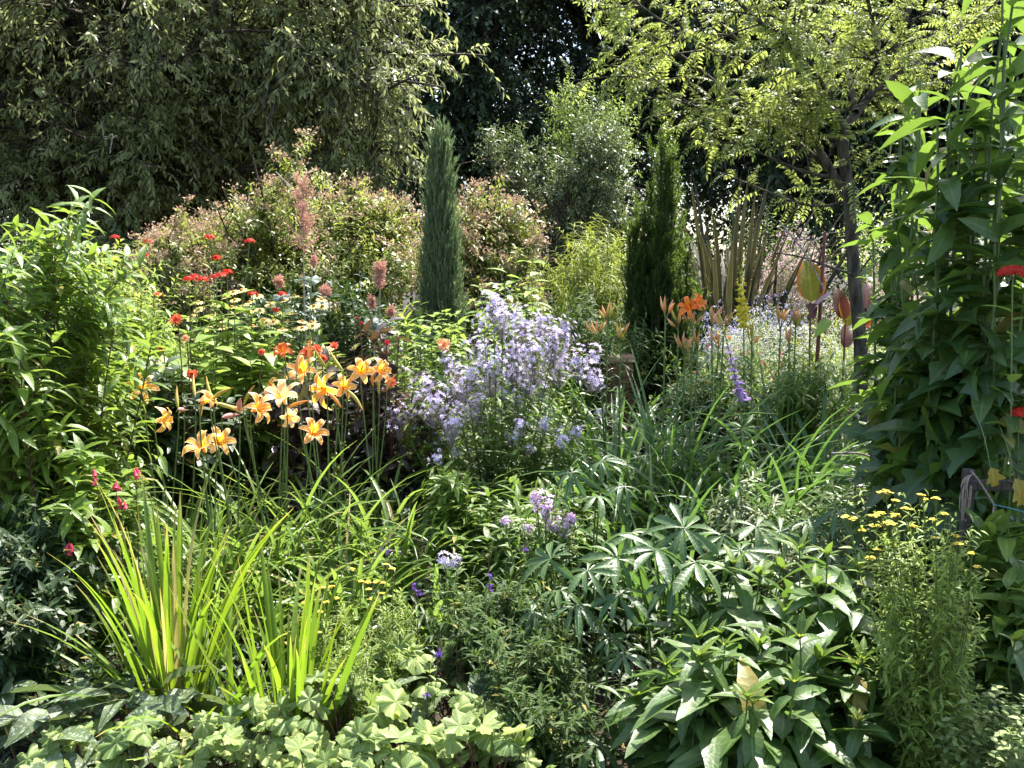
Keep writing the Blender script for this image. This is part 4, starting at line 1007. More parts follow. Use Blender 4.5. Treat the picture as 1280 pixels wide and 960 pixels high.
# scarlet heads
def lychnis(label, px, D, heads, tm=None, rad=.026, group='plants with scarlet flower heads', n=26, leafn=9, ls=.09):
    x = (px - 640) * M1(D); root = thing('scarlet_flowered_plant', label, 'flower', (x, D, 0), group); f = Acc()
    for (hx, hy) in heads:
        p = W(hx, hy, D + U(-.12, .12)); b0 = np.array([x + (p[0] - x) * .7, D + U(-.05, .05), 0])
        c = smooth_curve([b0, (b0 + p) / 2 + [U(-.03, .03), 0, 0], p - [0, 0, .01]], 12)[None]
        a = Acc(); tube_many(a, c, np.linspace(.004, .0025, 12)[None], 5); a.build('stem', G_STEM, root)
        leaves_on(f, leaf(.42, 4, 'ovate', .25, .3), c, leafn, 2, .2, .96, 1.1, ls, .1, .0, lambda t: 1.2 - .5 * t)
        r = rad * U(.8, 1.15); v = nrm(Nn(1, n, 3)); v[:, 2] = np.abs(v[:, 2]); q = p + v * [r, r, r * .55]
        a = Acc(); scatter(a, floret, nrm(np.cross(v, Nn(1, n, 3))), v + [0, 0, .6], q, U(.010, .015, n)); a.build('flower_head', REDF, root)
    f.build('foliage', G_LIGHT, root)
lychnis('group of scarlet flower heads on tall stems in front of the pink seed head mound', 262, 5.4, [(262, 297), (236, 350), (254, 350), (268, 347), (276, 345), (284, 341), (316, 368), (243, 347), (271, 323)])
lychnis('scattered small scarlet heads behind the pale leaved bush', 180, 6.3, [(180, 320), (144, 297), (186, 303), (196, 369), (312, 302)], rad=.028)
lychnis('few scarlet heads low among the cream daisies', 345, 5.7, [(345, 388), (353, 368)], rad=.026)
lychnis('large scarlet head against the dark leaves at the right edge', 1262, 3.1, [(1266, 342)], rad=.045, n=110, leafn=7, ls=.13)
lychnis('half hidden scarlet head low at the right edge', 1274, 3.2, [(1274, 518)], rad=.04, n=90, leafn=5, ls=.12)

# cream and yellow daisies
CREAM = leafmat('cream_petal', (.66, .52, .16), (.78, .70, .34), (.8, .7, .3), .35, .5, .3, vein=0)
EYE_M = solid('daisy_eye', (.30, .13, .02), (.55, .30, .04), .8)
def daisies(label, px, top, wpx, D, pos, sz=.032, mat=None):
    root, cur = bush('daisy_plant', label, 'flower', px, top, wpx, D, leaf(.34, 3, 'lance', .25, .3), G_LIGHT, 36, 14, 2, .085, 1., .1, .2, r=.003, flat=.1, depth=.3, r0=.8, each=False, group='cream daisy clumps')
    b0 = np.array(root.location); pos = list(pos) + [(px + wpx * .5 * U(-1, 1), top + wpx * .28 * U(0, 1)) for _ in range(len(pos))]
    for (x, y) in pos:
        p = W(x, y, D + U(-.2, .2)); n = 13; az = np.arange(n) * 2 * pi / n + U(0, 1); f = nrm(np.array([U(-.4, .2), U(-.7, .1), 1.]))
        e1 = nrm(np.cross(f, [0, 1, .1])); e2 = np.cross(f, e1); d = e1 * np.cos(az)[:, None] + e2 * np.sin(az)[:, None]
        a = Acc(); scatter(a, leaf(.34, 3, 'ell', .15, .15), d, f[None], p + d * sz * .15, sz); o = a.build('flower', mat or CREAM, root)
        a = Acc(); t = np.linspace(0, 1, 5); tube_many(a, (p + f * sz * np.array([-.05, .1, .25, .33, .36])[:, None])[None], (sz * np.array([.1, .34, .3, .16, .02]))[None], 8)
        e = a.build('eye', EYE_M, None); e.data.transform(mathutils.Matrix.Translation(-root.location)); e.parent = o
        a = Acc(); g = b0 + (p - b0) * [.8, .8, 0]; g[2] = 0; tube_many(a, smooth_curve([g, (g + p) / 2, p], 8)[None], .002, 4); a.build('stem', G_STEM, root)
daisies('clump of cream and yellow daisies between the scarlet heads and the plumes', 320, 365, 170, 5.7,
        [(292, 365), (302, 363), (283, 372), (272, 380), (265, 395), (278, 405), (312, 378), (325, 388), (338, 380), (350, 392), (342, 402), (360, 402), (372, 410), (330, 400), (300, 390), (316, 408), (356, 376), (378, 402), (290, 384), (248, 378), (366, 392), (322, 370), (345, 412)])
daisies('low cream daisies in front of the pink plume', 395, 430, 90, 5.5, [(398, 440), (385, 428), (410, 436), (420, 445)], .026)

# pink plumes
PLUME = leafmat('pink_plume', (.42, .20, .15), (.60, .34, .27), (.65, .35, .25), .3, .6, .3, vein=0)
GREYL = leafmat('grey_lobed_leaf', (.09, .13, .10), (.16, .20, .16), (.25, .35, .25), .2, .5, vein=.1)
def plume(label, px, D, spikes):
    x = (px - 640) * M1(D); root = thing('plume_plant', label, 'flower', (x, D, 0), 'plants with pink plumes'); f = Acc()
    for (tx, ty, by, r, nn) in spikes:
        p1 = W(tx, ty, D); p0 = W(px + (tx - px) * .7, by, D); g = np.array([x, D, 0.])
        c = smooth_curve([g, (g + p0) / 2, p0, (p0 + p1) / 2, p1], 18)[None]
        a = Acc(); tube_many(a, c, np.linspace(.008, .0015, 18)[None], 6); a.build('stem', leafmat('grey_stem', (.22, .22, .18), (.32, .30, .26), trans=0, vein=0), root)
        tt = np.clip(1 - (p1[2] - p0[2]) / max(p1[2], .1), 0, .95)
        b = grow(c, nn, tt, .98, r, 1.0, 5, .1, .15, .15, .7)
        s = Acc(); tube_many(s, b, np.full((1, 5), .001), 3); q = rng.integers(0, nn, int(nn * 30)); pos, T = at(b, q, U(.15, 1, int(nn * 30)))
        m = len(pos); scatter(s, card(.32, .05), nrm(Nn(.7, m, 3) + [0, 0, .3]), Nn(1, m, 3), pos + Nn(.008, m, 3), U(.010, .022, m)); s.build('plume', PLUME, root)
        leaves_on(f, radial_leaf(5, 20, .7, .1), c, 5, 1, .1, max(.25, tt * .9), 1.1, .10, .2, .1)
    f.build('foliage', GREYL, root)
plume('tallest pink plume on a grey stem in front of the seed head mound', 385, 5.8, [(378, 222, 370, .24, 60)])
plume('short loose pink plumes on both sides of the tallest plume', 375, 5.9, [(347, 348, 392, .09, 18), (408, 360, 400, .10, 18), (393, 318, 372, .05, 12)])
plume('dense pinkish plume left of the juniper', 474, 5.6, [(475, 327, 408, .11, 46), (464, 372, 420, .05, 16), (490, 385, 425, .05, 14)])

# dark leaved dahlia and coral blooms
DDL = leafmat('dark_purple_leaf', (.035, .025, .025), (.085, .06, .05), (.16, .09, .03), .22, .3, .6, vein=.15, dead=(.86, (.16, .17, .03)))
CORAL = leafmat('coral_petal', (.72, .12, .06), (.85, .24, .12), (.9, .2, .08), .35, .5, .3, vein=0)
PEACHF = leafmat('peach_petal', (.88, .42, .20), (.92, .60, .38), (.95, .5, .2), .35, .5, .3, vein=0)
CRIM = leafmat('crimson_petal', (.45, .02, .03), (.6, .05, .05), (.7, .05, .05), .3, .5, .3, vein=0)
def double_bloom(root, p, f, s, mat):
    f = nrm(np.array(f, float)); e1 = nrm(np.cross(f, [.1, .2, 1.])); e2 = np.cross(f, e1); a = Acc()
    for ring, (el, l, n) in enumerate(((-.25, 1., 10), (.15, .95, 10), (.55, .82, 9), (.95, .62, 7), (1.25, .42, 5))):
        az = np.arange(n) * 2 * pi / n + ring * .4 + Nn(.05, n); d = (e1 * np.cos(az)[:, None] + e2 * np.sin(az)[:, None]) * math.cos(el) + f * math.sin(el)
        scatter(a, leaf(.5, 4, 'obov', .45, -.2), nrm(d + Nn(.06, n, 3)), f[None], np.repeat(p[None], n, 0), s * .5 * l * U(.8, 1.15, n))
    return a.build('flower', mat, root)
def dahlia(name, label, px, top, wpx, D, mat, fl, group=None, n=22, size=.10, lf=None):
    root, cur = bush(name, label, 'dahlia', px, top, wpx, D, lf or leaf(.5, 4, 'ovate', .2, .3), mat, n, 12, 2, size, 1.1, .15, .2, leafmat('dark_stem', (.05, .02, .02), (.1, .04, .03), trans=0, vein=0), .005, 60, .22, 5, flat=.2, depth=.28, r0=.6, group=group)
    for (x, y, s, m, az, el) in fl:
        p = W(x, y, D - .15 + U(-.08, .08)); f = toward(az, el); double_bloom(root, p, f, s * .8, m)
        g = np.array([root.location[0] * .4 + p[0] * .6, D, .25]); a = Acc(); tube_many(a, smooth_curve([g, (g + p) / 2, p - f * .03, p], 10)[None], .003, 5); a.build('flower_stem', G_STEMR, root)
dahlia('dahlia_plant', 'dark leaved dahlia with orange and crimson blooms between daylilies and bellflowers', 478, 402, 130, 5.05, DDL,
       [(488, 478, .075, CORAL, 20, 25), (446, 397, .025, CRIM, -60, 50), (418, 432, .06, CORAL, 0, 50), (484, 428, .04, CRIM, 20, 30), (452, 404, .025, CRIM, 30, 20)])
dahlia('dahlia_plant', 'dahlia with a row of coral red blooms above the daylilies', 385, 445, 110, 4.95, DDL,
       [(353, 438, .085, CORAL, -15, 20), (384, 440, .08, CORAL, 10, 30), (396, 436, .07, CORAL, 40, 40), (404, 448, .06, CORAL, 20, 10), (365, 470, .05, PEACHF, 0, 10)], n=16)
dahlia('dahlia_plant', 'dahlia with salmon blooms among the light green leaves beside the leafy shrub', 240, 440, 150, 4.9, G_DARK,
       [(220, 400, .085, CORAL, -10, 40), (232, 423, .05, PEACHF, 0, 30), (240, 468, .07, CORAL, 20, 20), (202, 436, .04, CRIM, 0, 10), (327, 440, .05, CORAL, 0, 30)], n=18)
dahlia('rose_bush', 'single peach coloured bloom between the dark dahlia and the bellflowers', 555, 440, 50, 5.2, G_MID, [(555, 431, .10, PEACHF, 10, 40)], n=7, size=.07)

# tall leafy plants filling the right edge
big = leaf(.46, 9, 'soft', .32, .6, serr=.06); lob = leaf(.62, 12, 'ovate', .25, .45, lobes=3.0)
def tall(label, px, top, wpx, D, n, seedl=.20, nodes=13, ):
    c = W(px, top, D); h = c[2]; rx = wpx * M1(D) / 2; root = thing('tall_leafy_plant', label, 'plant', (c[0], D, 0), 'tall leafy plants at the right edge')
    cur = dome_curves(c[0], D, h, rx, .22, n, .55, .05, .07, 12, .18)
    stems_parts(root, cur, .009, .004, G_STEM, sides=7)
    f = Acc(); leaves_on(f, big, cur, nodes, 2, .45, 1., .95, seedl, .38, .28, lambda t: 1.15 - .35 * t, pet=.12, keep=.72, jup=.45)
    for k in range(2): leaves_on(f, leaf(.60, 14, 'soft', .25, .6, lobes=U(2.6, 3.4)), cur, 7, 2, .15, .66, 1.2, seedl * .82, .45, .35, keep=.5, pet=.35, jup=.6)
    f.build('foliage', G_TALL, root)
tall('tall leafy plant with lobed lower leaves, furthest from the frame edge', 1135, 118, 60, 3.9, 5, .15)
tall('leafy plant with nodding pale tips between the leaning trunk and the tallest one', 1150, 60, 60, 3.9, 5, .15, 15)
tall('tallest leafy plant with bright top leaves, beside the feathery tree', 1195, 10, 100, 3.6, 8, .19, 14)
tall('tall leafy plant with large shaded leaves touching the right edge', 1265, -60, 120, 3.4, 9, .20, 15)
tall('tall leafy plant behind, in the upper right corner', 1290, -90, 150, 4.3, 8, .20, 15)
tall('shorter leafy plant at the foot of the tall leafy ones', 1160, 330, 90, 3.7, 7, .15, 10)
tall('dark lobed leaf plant low at the right edge behind the stake', 1262, 400, 110, 3.3, 8, .15, 10)
YL = leafmat('fading_yellow_leaf', (.20, .16, .02), (.30, .22, .03), (.5, .38, .04), .3, .5, vein=.3)
for (x, y, s, lab) in ((1268, 598, .085, 'large fading yellow leaf hanging at the right edge'), (1238, 584, .06, 'smaller yellow green leaf above the twine')):
    p = W(x, y, 2.98); root = thing('yellow_leaf', lab, 'leaf', p, None)
    a = Acc(); scatter(a, leaf(.95, 12, 'ovate', .3, .3, lobes=2.2), np.array([[U(-.5, .6), -.2, -.9]]), np.array([[U(-.3, .3), -1, .3]]), p[None], s, [.5]); a.build('leaf_blade', YL, root)
    a = Acc(); tube_many(a, smooth_curve([p, p + [.0, .05, .09], p + [.03, .2, .16]], 8)[None], .0015, 4); a.build('leaf_stalk', G_STEM, root)

# silver grey leafy plants on the shady side
fine = leaf(.22, 3, 'lance', .2, .3)
def silver(label, px, top, wpx, D, n=26, m=None, size=.07, br=160, tm=None, depth=.3, nm='silver_leaved_plant', group='grey green leafy plants on the shady side'):
    bush(nm, label, 'plant', px, top, wpx, D, tm or fine, m or G_SILVER, n, 16, 2, size, .9, .2, .2, r=.003, br=br, brL=.16, brnodes=8, flat=.2, depth=depth, r0=.6, group=group)
silver('grey green plant under the silvery twig', 1110, 540, 120, 4.1, 18)
silver('grey leaved plant right under the purple lupin', 925, 590, 60, 3.9, 8)
silver('grey green plant in front of the strap leaves', 1000, 635, 120, 3.7, 14)
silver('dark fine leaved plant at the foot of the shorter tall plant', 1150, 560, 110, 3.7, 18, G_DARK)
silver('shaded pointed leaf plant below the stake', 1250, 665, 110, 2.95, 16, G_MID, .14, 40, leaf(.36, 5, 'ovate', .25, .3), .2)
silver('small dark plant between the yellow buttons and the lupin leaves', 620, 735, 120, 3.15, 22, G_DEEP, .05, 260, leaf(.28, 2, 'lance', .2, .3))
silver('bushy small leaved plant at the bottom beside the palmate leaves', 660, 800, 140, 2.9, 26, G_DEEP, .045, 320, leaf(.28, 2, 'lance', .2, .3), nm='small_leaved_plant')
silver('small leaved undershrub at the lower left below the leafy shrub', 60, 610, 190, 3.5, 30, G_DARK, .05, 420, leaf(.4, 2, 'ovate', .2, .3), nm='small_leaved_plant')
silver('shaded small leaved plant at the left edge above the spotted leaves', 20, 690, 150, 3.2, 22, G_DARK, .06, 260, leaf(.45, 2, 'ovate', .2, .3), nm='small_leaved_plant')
silver('glossy leaved plant between leafy shrub and sword leaves', 118, 560, 90, 3.6, 14, G_SHRUB, .10, 40, leaf(.42, 4, 'ovate', .25, .4), nm='small_leaved_plant')
for i, (x, y, w, D, lab) in enumerate(((575, 590, 90, 4.3, 'low leafy growth between daylily leaves and bellflower stems'), (630, 610, 140, 4.1, 'dense leafy growth under the wide lilac clump'), (700, 610, 90, 4.2, 'leafy growth at the right foot of the lilac clump'))):
    silver(lab, x, y, w, D, 24, G_MID, .09, 120, leaf(.3, 3, 'lance', .25, .35), .25, 'leafy_plant', 'leafy growth under the bellflowers')

# lupin leaves
def lupin_leaves(label, pts, px, D, size=.25):
    x = (px - 640) * M1(D); root = thing('lupin_foliage_plant', label, 'plant', (x, D, 0), 'lupins showing only palmate leaves')
    for (lx, ly, s, dd) in pts:
        p = W(lx, ly, D + dd); g = np.array([x + (p[0] - x) * .35, D + .1, 0.])
        c = smooth_curve([g, (g + p) / 2 + [(p[0] - x) * -.1, 0, .05], p - [0, 0, .004], p], 10); a = Acc(); tube_many(a, c[None], np.linspace(.0045, .0025, 10)[None], 5); a.build('leaf_stalk', G_STEM, root)
        up = nrm(np.array([U(-.3, .3) + (p[0] - x) * .5, U(-.75, -.2), 1.])); d = nrm(np.array([U(-1, 1), U(-1, .2), -.1]))
        a = Acc(); scatter(a, palmate(int(U(8, 11)), U(.27, .33), U(.0, .3), U(.35, .8), 5), d[None], up[None], p[None], size * s, [U(0, 1)]); a.build('leaf', G_LUPIN, root)
lupin_leaves('lupin with fresh green palmate leaves beside the strap leaves', [(715, 592, .9, 0), (752, 578, .8, .1), (745, 622, .9, -.05), (705, 625, .8, 0), (780, 610, .8, 0)], 740, 3.6, .20)
lupin_leaves('lupin with sheeny grey green leaves arching to the right', [(855, 662, 1.1, 0), (900, 672, 1.1, .05), (820, 690, 1., -.05), (870, 705, 1.1, -.1), (925, 690, .9, 0), (790, 670, .9, .05), (945, 660, .8, .2), (840, 730, 1., -.1)], 860, 3.1, .25)
lupin_leaves('lupin with dark drooping palmate leaves below the pinkish spray', [(690, 700, 1., 0), (735, 715, 1., -.05), (770, 700, 1.0, 0), (720, 760, .9, -.1), (775, 745, 1., -.1), (700, 740, .8, 0), (665, 765, .8, .0)], 720, 3.05, .20)
lupin_leaves('lupin low at the bottom with grey star shaped leaves', [(778, 878, 1., 0), (745, 935, 1.1, -.05), (780, 820, .8, .1), (820, 930, .9, 0), (720, 880, .8, .1), (700, 930, .8, 0), (760, 800, .8, .15)], 765, 2.75, .19)
lupin_leaves('small lupin behind the yellow flat heads', [(1010, 655, .9, 0), (1045, 640, .9, 0), (975, 665, .9, 0), (1075, 660, .8, .05), (1030, 690, .8, -.1)], 1020, 3.45, .22)

# broad leaved clump, lower right
bl = leaf(.46, 10, 'soft', .35, .7, serr=.07)
def broad(label, px, top, wpx, D, n, size=.19, nodes=8, dep=.22):
    root, cur = bush('sunflower_plant', label, 'plant', px, top, wpx, D, bl, G_BROAD, n, nodes, 2, size, 1.05, .2, .22, r=.0055, flat=.18, depth=dep, r0=.6, group='broad leaved clumps not yet in flower', sz=lambda t: 1.1 - .6 * np.clip((t - .75) / .25, 0, 1), hv=.14, jit=.38)
    # tuft of young leaves and a green bud at each top
    f = Acc()
    for c in cur:
        m = 6; az = np.arange(m) * 2.4; d = nrm(np.stack([np.cos(az) * .6, np.sin(az) * .6, 0 * az + .9], -1)); scatter(f, leaf(.34, 4, 'lance', .4, .25), d + Nn(.2, m, 3), np.array([0, 0, 1.]), np.repeat(c[-1][None], m, 0), U(.03, .09, m))
        a = Acc(); az = np.arange(12) * 2.4; d = nrm(np.stack([np.cos(az), np.sin(az), 0 * az + .7], -1)); scatter(a, leaf(.35, 2, 'lance', .3, -.2), d, np.array([0, 0, 1.]), np.repeat(c[-1][None] + [0, 0, .006], 12, 0), .022); a.build('bud', G_YELLOW, root)
    f.build('young_foliage', G_MID, root)
broad('broad leaved clump behind the sheeny lupin leaves', 940, 705, 190, 3.0, 12)
broad('broad leaved clump with the highest pointed leaf beside the yellow flat heads', 1035, 672, 160, 2.85, 11)
broad('front broad leaved clump reaching the bottom edge', 960, 775, 230, 2.55, 14, .17)
broad('broad leaved clump with large shaded leaves left of the yellow headed column', 1035, 800, 140, 2.6, 9, .18)
broad('small broad leaved clump at the right edge below the stake', 1262, 770, 90, 2.7, 6, .15)
broad('low broad leaves at the bottom left of the front clump', 860, 850, 120, 2.6, 7, .16)

# yellow flat headed column
TANL = leafmat('tansy_leaf', (.13, .22, .045), (.23, .33, .09), (.40, .52, .10), .42, .45, vein=0)
TANF = leafmat('yellow_button', (.66, .50, .04), (.80, .66, .12), (.8, .6, .1), .15, .7, .2, vein=0)
button = merge([xf(leaf(.55, 2, 'ell', .1, .15), (.2, 0, k * 2 * pi / 8)) for k in range(8)])
def flat_head(root, p, r, n, mat=None, name='flower_head'):
    q = np.sqrt(U(0, 1, n)) * r; az = U(0, 6.28, n); c = p + np.stack([q * np.cos(az), q * np.sin(az), -q * q / r * .25 + Nn(.001, n)], -1)
    a = Acc(); d = nrm(np.stack([np.cos(az + 1), np.sin(az + 1), 0 * az], -1)); scatter(a, button, d, np.array([0, 0, 1.]) + Nn(.15, n, 3), c, U(.004, .006, n)); hd_ = a.build(name, mat or TANF, root)
    s = Acc(); tube_many(s, np.stack([np.repeat((p - [0, 0, .03])[None], n, 0), c - [0, 0, .001]], 1), np.full((1, 2), .0009), 3); s.build('head_stalk', G_STEM, hd_)
def tansy():
    D = 2.5; b = W(1185, 930, D); root = thing('yellow_flat_headed_plant', 'slender leafy column topped with small flat yellow flower heads', 'flower', (b[0], D, 0))
    heads = [(1118, 617, .020), (1062, 646, .018), (1095, 644, .016), (1108, 650, .016), (1090, 655, .014), (1112, 642, .012), (1101, 640, .012), (1127, 628, .009), (1134, 634, .009), (1150, 622, .009), (1156, 618, .009), (1170, 622, .009), (1141, 637, .009), (1185, 640, .008),
             (1199, 668, .012), (1199, 680, .012), (1070, 664, .010), (1175, 672, .009), (1222, 708, .008), (1083, 697, .014), (1188, 696, .008), (1095, 685, .010), (1120, 655, .010), (1140, 655, .008), (1165, 650, .008), (1210, 690, .007)]
    n = 62; P = np.array([W(x, y, D + U(-.08, .08)) for x, y, r in heads] + [W(U(1100, 1215), U(640, 860), D + U(-.1, .1)) for _ in range(n)])
    N = len(P); g = np.stack([b[0] + (P[:, 0] - b[0]) * .22 + Nn(.015, N), D + Nn(.03, N), 0 * P[:, 0]], -1)
    s = np.linspace(0, 1, 10)[None, :, None]; cur = g[:, None] + (P - g)[:, None] * s; cur[..., 0] -= (P[:, 0] - g[:, 0])[:, None] * np.sin(s[..., 0] * pi) * .10
    cur = cur + (np.sin(s * U(3, 7, (N, 1, 1)) + U(0, 6, (N, 1, 1))) * U(-.025, .025, (N, 1, 3)) * s * [1, 1, .2])
    P = cur[:, -1]
    stems_parts(root, cur[:len(heads)], .002, .0012, G_STEM, 'flower_stem', 4)
    stems_parts(root, cur[len(heads):], .002, .0012, G_STEM, 'stem', 4, False)
    for (x, y, r), p in zip(heads, P): flat_head(root, p, r, int(12 + 700 * r))
    f = Acc(); leaves_on(f, leaf(.30, 3, 'lance', .3, .4), cur, 40, 1, .06, .96, 1.0, .044, .45, .0, lambda t: 1.15 - .4 * t)
    b2 = grow(cur, 520, .2, .95, .12, .8, 5, .0, .5); leaves_on(f, leaf(.30, 3, 'lance', .3, .4), b2, 9, 1, .1, 1., .8, .024, .3, .0)
    f.build('foliage', TANL, root)
tansy()
# plants with yellow buttons, low centre
def button_plant(label, px, top, wpx, D, pos, n=26):
    root, cur = bush('button_flowered_plant', label, 'flower', px, top, wpx, D, leaf(.24, 2, 'lance', .2, .3), TANL, n, 40, 2, .028, .8, .0, .15, r=.002, br=60, brL=.08, brnodes=8, flat=.25, depth=.14, r0=.7, group='low plants with yellow buttons', hv=.1)
    b0 = np.array(root.location)
    for (x, y) in pos:
        p = W(x, y, D + U(-.06, .06)); g = b0 + (p - b0) * [.8, .8, 0]; g[2] = .1
        a = Acc(); tube_many(a, smooth_curve([g, (g + p) / 2, p], 8)[None], .0012, 4); a.build('flower_stem', G_STEM, root); flat_head(root, p, .008, 16)
button_plant('low feathery plant with yellow buttons, nearer the sword leaves', 420, 748, 70, 3.05, [(415, 733), (420, 747), (403, 734), (440, 711), (451, 726), (382, 752), (408, 752), (400, 764)])
button_plant('low feathery plant with yellow buttons under the lowest bells', 490, 735, 70, 3.05, [(482, 705), (490, 710), (461, 736), (470, 727), (477, 741), (460, 727), (478, 728), (463, 748)])
button_plant('feathery plant without buttons behind the front scalloped leaves', 455, 790, 110, 2.9, [(398, 790)], 30)
# violet sage
VIO = leafmat('violet_petal', (.10, .04, .32), (.20, .10, .50), (.3, .1, .6), .3, .5, .3, vein=0)
for i, (px, D, tops, lab) in enumerate(((520, 3.1, [(485, 688), (518, 735), (523, 742), (555, 812)], 'thin violet sage stems beside the yellow buttons'), (612, 3.1, [(612, 718), (612, 733), (657, 687), (660, 795)], 'thin violet sage stems below the pinkish spray'), (535, 2.75, [(534, 870), (548, 818)], 'small violet sage among the scalloped leaves'))):
    x = (px - 640) * M1(D); root = thing('sage_plant', lab, 'flower', (x, D, 0), 'violet sages'); f = Acc()
    for (tx, ty) in tops:
        p = W(tx, ty, D + U(-.04, .04)); g = np.array([x + U(-.03, .03), D, 0.]); e = p + [U(-.01, .01), 0, .09]; c = smooth_curve([g, (g + p) / 2, p, e], 14)
        a = Acc(); tube_many(a, c[None], np.linspace(.0018, .0008, 14)[None], 4); a.build('stem', G_STEMR, root)
        n = 9; a = Acc(); d = nrm(Nn(1, n, 3) + [0, -.3, .1]); scatter(a, floret, d, Nn(1, n, 3) + [0, -.5, .5], p + Nn(.006, n, 3), .0065); a.build('flower', VIO, root)
        leaves_on(f, leaf(.3, 3, 'lance', .3, .3), c[None], 7, 2, .1, .6, 1., .04)
    f.build('foliage', G_MID, root)
# red penstemon bells
PEN = leafmat('rosy_red_petal', (.55, .03, .08), (.72, .08, .15), (.8, .1, .2), .35, .45, .4, vein=0)
def bells(label, px, D, pos):
    x = (px - 640) * M1(D); root = thing('penstemon_plant', label, 'flower', (x, D, 0), 'plants with rosy red tubular bells'); f = Acc()
    for (bx, by) in pos:
        p = W(bx, by, D + U(-.03, .03)); t = p + [U(-.01, .01), 0, .05]; g = np.array([x + (p[0] - x) * .6, D, 0.]); c = smooth_curve([g, (g + t) / 2, t + [0, 0, -.02], t], 12)
        a = Acc(); tube_many(a, c[None], np.linspace(.0025, .001, 12)[None], 4); a.build('stem', G_STEMR, root); leaves_on(f, leaf(.22, 3, 'lance', .3, .3), c[None], 8, 2, .2, .85, .9, .06)
        for k in range(3):
            q = t + Nn(.008, 3); d = nrm(np.array([U(-.5, .5), U(-.5, .2), -1.])); cc = q + d * np.linspace(0, 1, 6)[:, None] * .026
            a = Acc(); tube_many(a, cc[None], np.array([[.002, .0035, .005, .006, .007, .010]]), 7); a.build('flower', PEN, root)
    f.build('foliage', G_MID, root)
bells('rosy red bells beside the leafy shrub, above the tall sword leaves', 145, 3.5, [(122, 610), (148, 618), (169, 605), (153, 640)])
bells('tiny pink bells at the left, below the leafy shrub', 88, 3.3, [(88, 697)])

# front carpet: scalloped and spotted leaves
MANT = leafmat('scalloped_leaf', (.085, .15, .042), (.20, .27, .095), (.36, .46, .12), .3, .5, .45, vein=0, mid=((.30, .38, .19), .3))
PULM = leafmat('spotted_leaf', (.05, .09, .045), (.09, .13, .07), (.2, .28, .08), .25, .45, .45, vein=.15, spots=((.26, .30, .24), 90., .60))
MT = [radial_leaf(int(U(5, 8)), 56, U(.3, .8), U(-.3, .5), U(.05, .11), U(.18, .36), U(.03, .07)) for _ in range(12)]
def rosette(name, label, px, D, n, r, h, tms, mat, size, group, petl=True):
    x = (px - 640) * M1(D); root = thing(name, label, 'plant', (x, D, 0), group)
    ph = U(0, 2 * pi, n); rho = np.sqrt(U(.02, 1, n)); P = np.stack([x + r * rho * np.cos(ph), D + r * .75 * rho * np.sin(ph), h * (1 - .35 * rho ** 2) * U(.78, 1.08, n)], -1)
    s = np.linspace(0, 1, 6)[None, :, None]; g = np.array([x, D, 0.]) + Nn(.03, n, 3) * [1, 1, 0]
    cur = g[:, None] + (P - g)[:, None] * s; cur[..., 2] += np.sin(s[..., 0] * pi) * .04
    stems_parts(root, cur, .0022, .0016, G_STEMR, 'leaf_stalk', 4)
    out = np.stack([np.cos(ph), np.sin(ph), 0 * ph], -1)
    for k in range(n):
        a = Acc(); up = nrm(out[k] * .35 * rho[k] + [0, -.15, 1] + Nn(.34, 3)); tm = tms[k % len(tms)]
        scatter(a, tm, nrm(out[k] + Nn(.4, 3))[None], up[None], P[k][None], size * U(.65, 1.2), [U(0, 1)]); a.build('leaf', mat, root)
for (px, D, n, r, h, lab) in ((420, 2.62, 34, .27, .36, 'scalloped leaf clump under the yellow button plants'), (530, 2.55, 36, .27, .36, 'largest scalloped leaf clump at the bottom centre'), (590, 2.40, 26, .2, .34, 'scalloped leaf clump at the bottom edge next to the dark gap'),
                              (300, 2.50, 32, .25, .33, 'scalloped leaf clump below the shorter sword leaves'), (190, 2.45, 28, .23, .32, 'scalloped leaf clump below the tall sword leaves'), (90, 2.45, 26, .22, .31, 'scalloped leaf clump in the bottom left corner'),
                              (470, 2.35, 26, .22, .32, 'frontmost scalloped leaf clump cut by the bottom edge'), (370, 2.32, 24, .2, .30, 'low scalloped leaf clump between the two below the sword leaves'), (510, 2.9, 22, .2, .36, 'small scalloped leaf clump behind the largest one')):
    rosette('ladys_mantle_plant', lab, px, D + .12, int(n * 1.15), r, h * 1.12, MT, MANT, .10, 'scalloped leaf clumps along the front')
pt = [leaf(.52, 8, 'ovate', .25, .4, wave=.02), leaf(.48, 8, 'ovate', .3, .55, wave=.03), leaf(.5, 8, 'heart', .2, .3, wave=.02)]
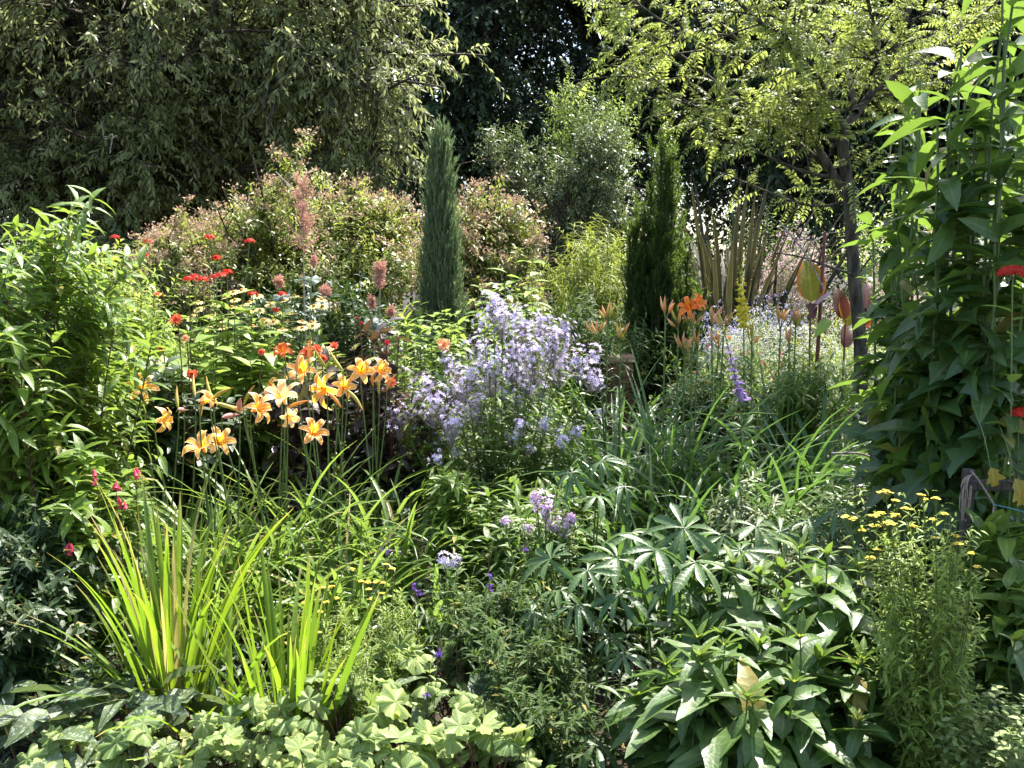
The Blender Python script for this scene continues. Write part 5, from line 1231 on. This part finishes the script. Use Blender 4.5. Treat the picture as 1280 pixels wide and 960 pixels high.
for (px, D, n, r, h, lab) in ((60, 2.85, 22, .22, .36, 'spotted leaf clump by the left edge'), (150, 2.85, 24, .22, .34, 'spotted leaf clump under the tall sword leaves'), (235, 2.78, 22, .2, .33, 'spotted leaf clump between the sword leaved clumps'), (10, 2.6, 16, .2, .34, 'spotted leaf clump cut by the left edge'),
                              (380, 2.85, 14, .18, .33, 'spotted leaf clump at the foot of the shorter sword leaves'), (570, 2.95, 14, .18, .42, 'pale spotted leaf clump behind the scalloped leaves')):
    rosette('lungwort_plant', lab, px, D, n, r, h, pt, PULM, .17, 'spotted leaf clumps along the front')
ORE = leafmat('oregano_leaf', (.13, .20, .08), (.20, .28, .13), (.34, .46, .12), .3, .5, .4, vein=0)
bush('oregano_plant', 'small round leaved oregano at the bottom beside the leafy column', 'herb', 1200, 852, 120, 2.5, leaf(.6, 3, 'ovate', .15, .2), ORE, 40, 16, 2, .026, 1.3, .0, .3, r=.0014, flat=.1, depth=.16, r0=.9, group='oregano clumps', jit=.1)
bush('oregano_plant', 'small round leaved oregano in the bottom right corner', 'herb', 1262, 862, 90, 2.4, leaf(.6, 3, 'ovate', .15, .2), ORE, 36, 16, 2, .026, 1.3, .0, .3, r=.0014, flat=.1, depth=.16, r0=.9, group='oregano clumps', jit=.1)

# ground cover that fills the bed between the plants
def undergrowth():
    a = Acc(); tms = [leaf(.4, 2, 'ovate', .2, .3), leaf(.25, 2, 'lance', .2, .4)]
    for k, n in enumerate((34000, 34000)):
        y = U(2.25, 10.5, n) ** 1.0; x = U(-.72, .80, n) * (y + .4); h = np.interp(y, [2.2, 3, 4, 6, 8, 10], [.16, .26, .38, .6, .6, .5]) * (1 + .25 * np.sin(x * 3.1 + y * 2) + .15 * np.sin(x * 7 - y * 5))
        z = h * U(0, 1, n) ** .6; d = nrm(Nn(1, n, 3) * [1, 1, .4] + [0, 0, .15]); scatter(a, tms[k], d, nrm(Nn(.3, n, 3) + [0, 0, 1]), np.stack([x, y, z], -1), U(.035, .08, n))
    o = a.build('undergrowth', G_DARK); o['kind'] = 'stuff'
    a = Acc(); n = 42000; y = U(10.5, 24, n); x = U(-.9, .95, n) * y; z = U(0, .3, n)
    scatter(a, leaf(.14, 2, 'lance', .2, .4), nrm(Nn(.5, n, 3) + [0, 0, 1]), nrm(Nn(1, n, 3)), np.stack([x, y, z * .3], -1), U(.12, .3, n)); o = a.build('rough_grass', G_MID); o['kind'] = 'stuff'
undergrowth()
print('faces', sum(len(m.polygons) for m in bpy.data.meshes), 'objs', len(bpy.data.objects))
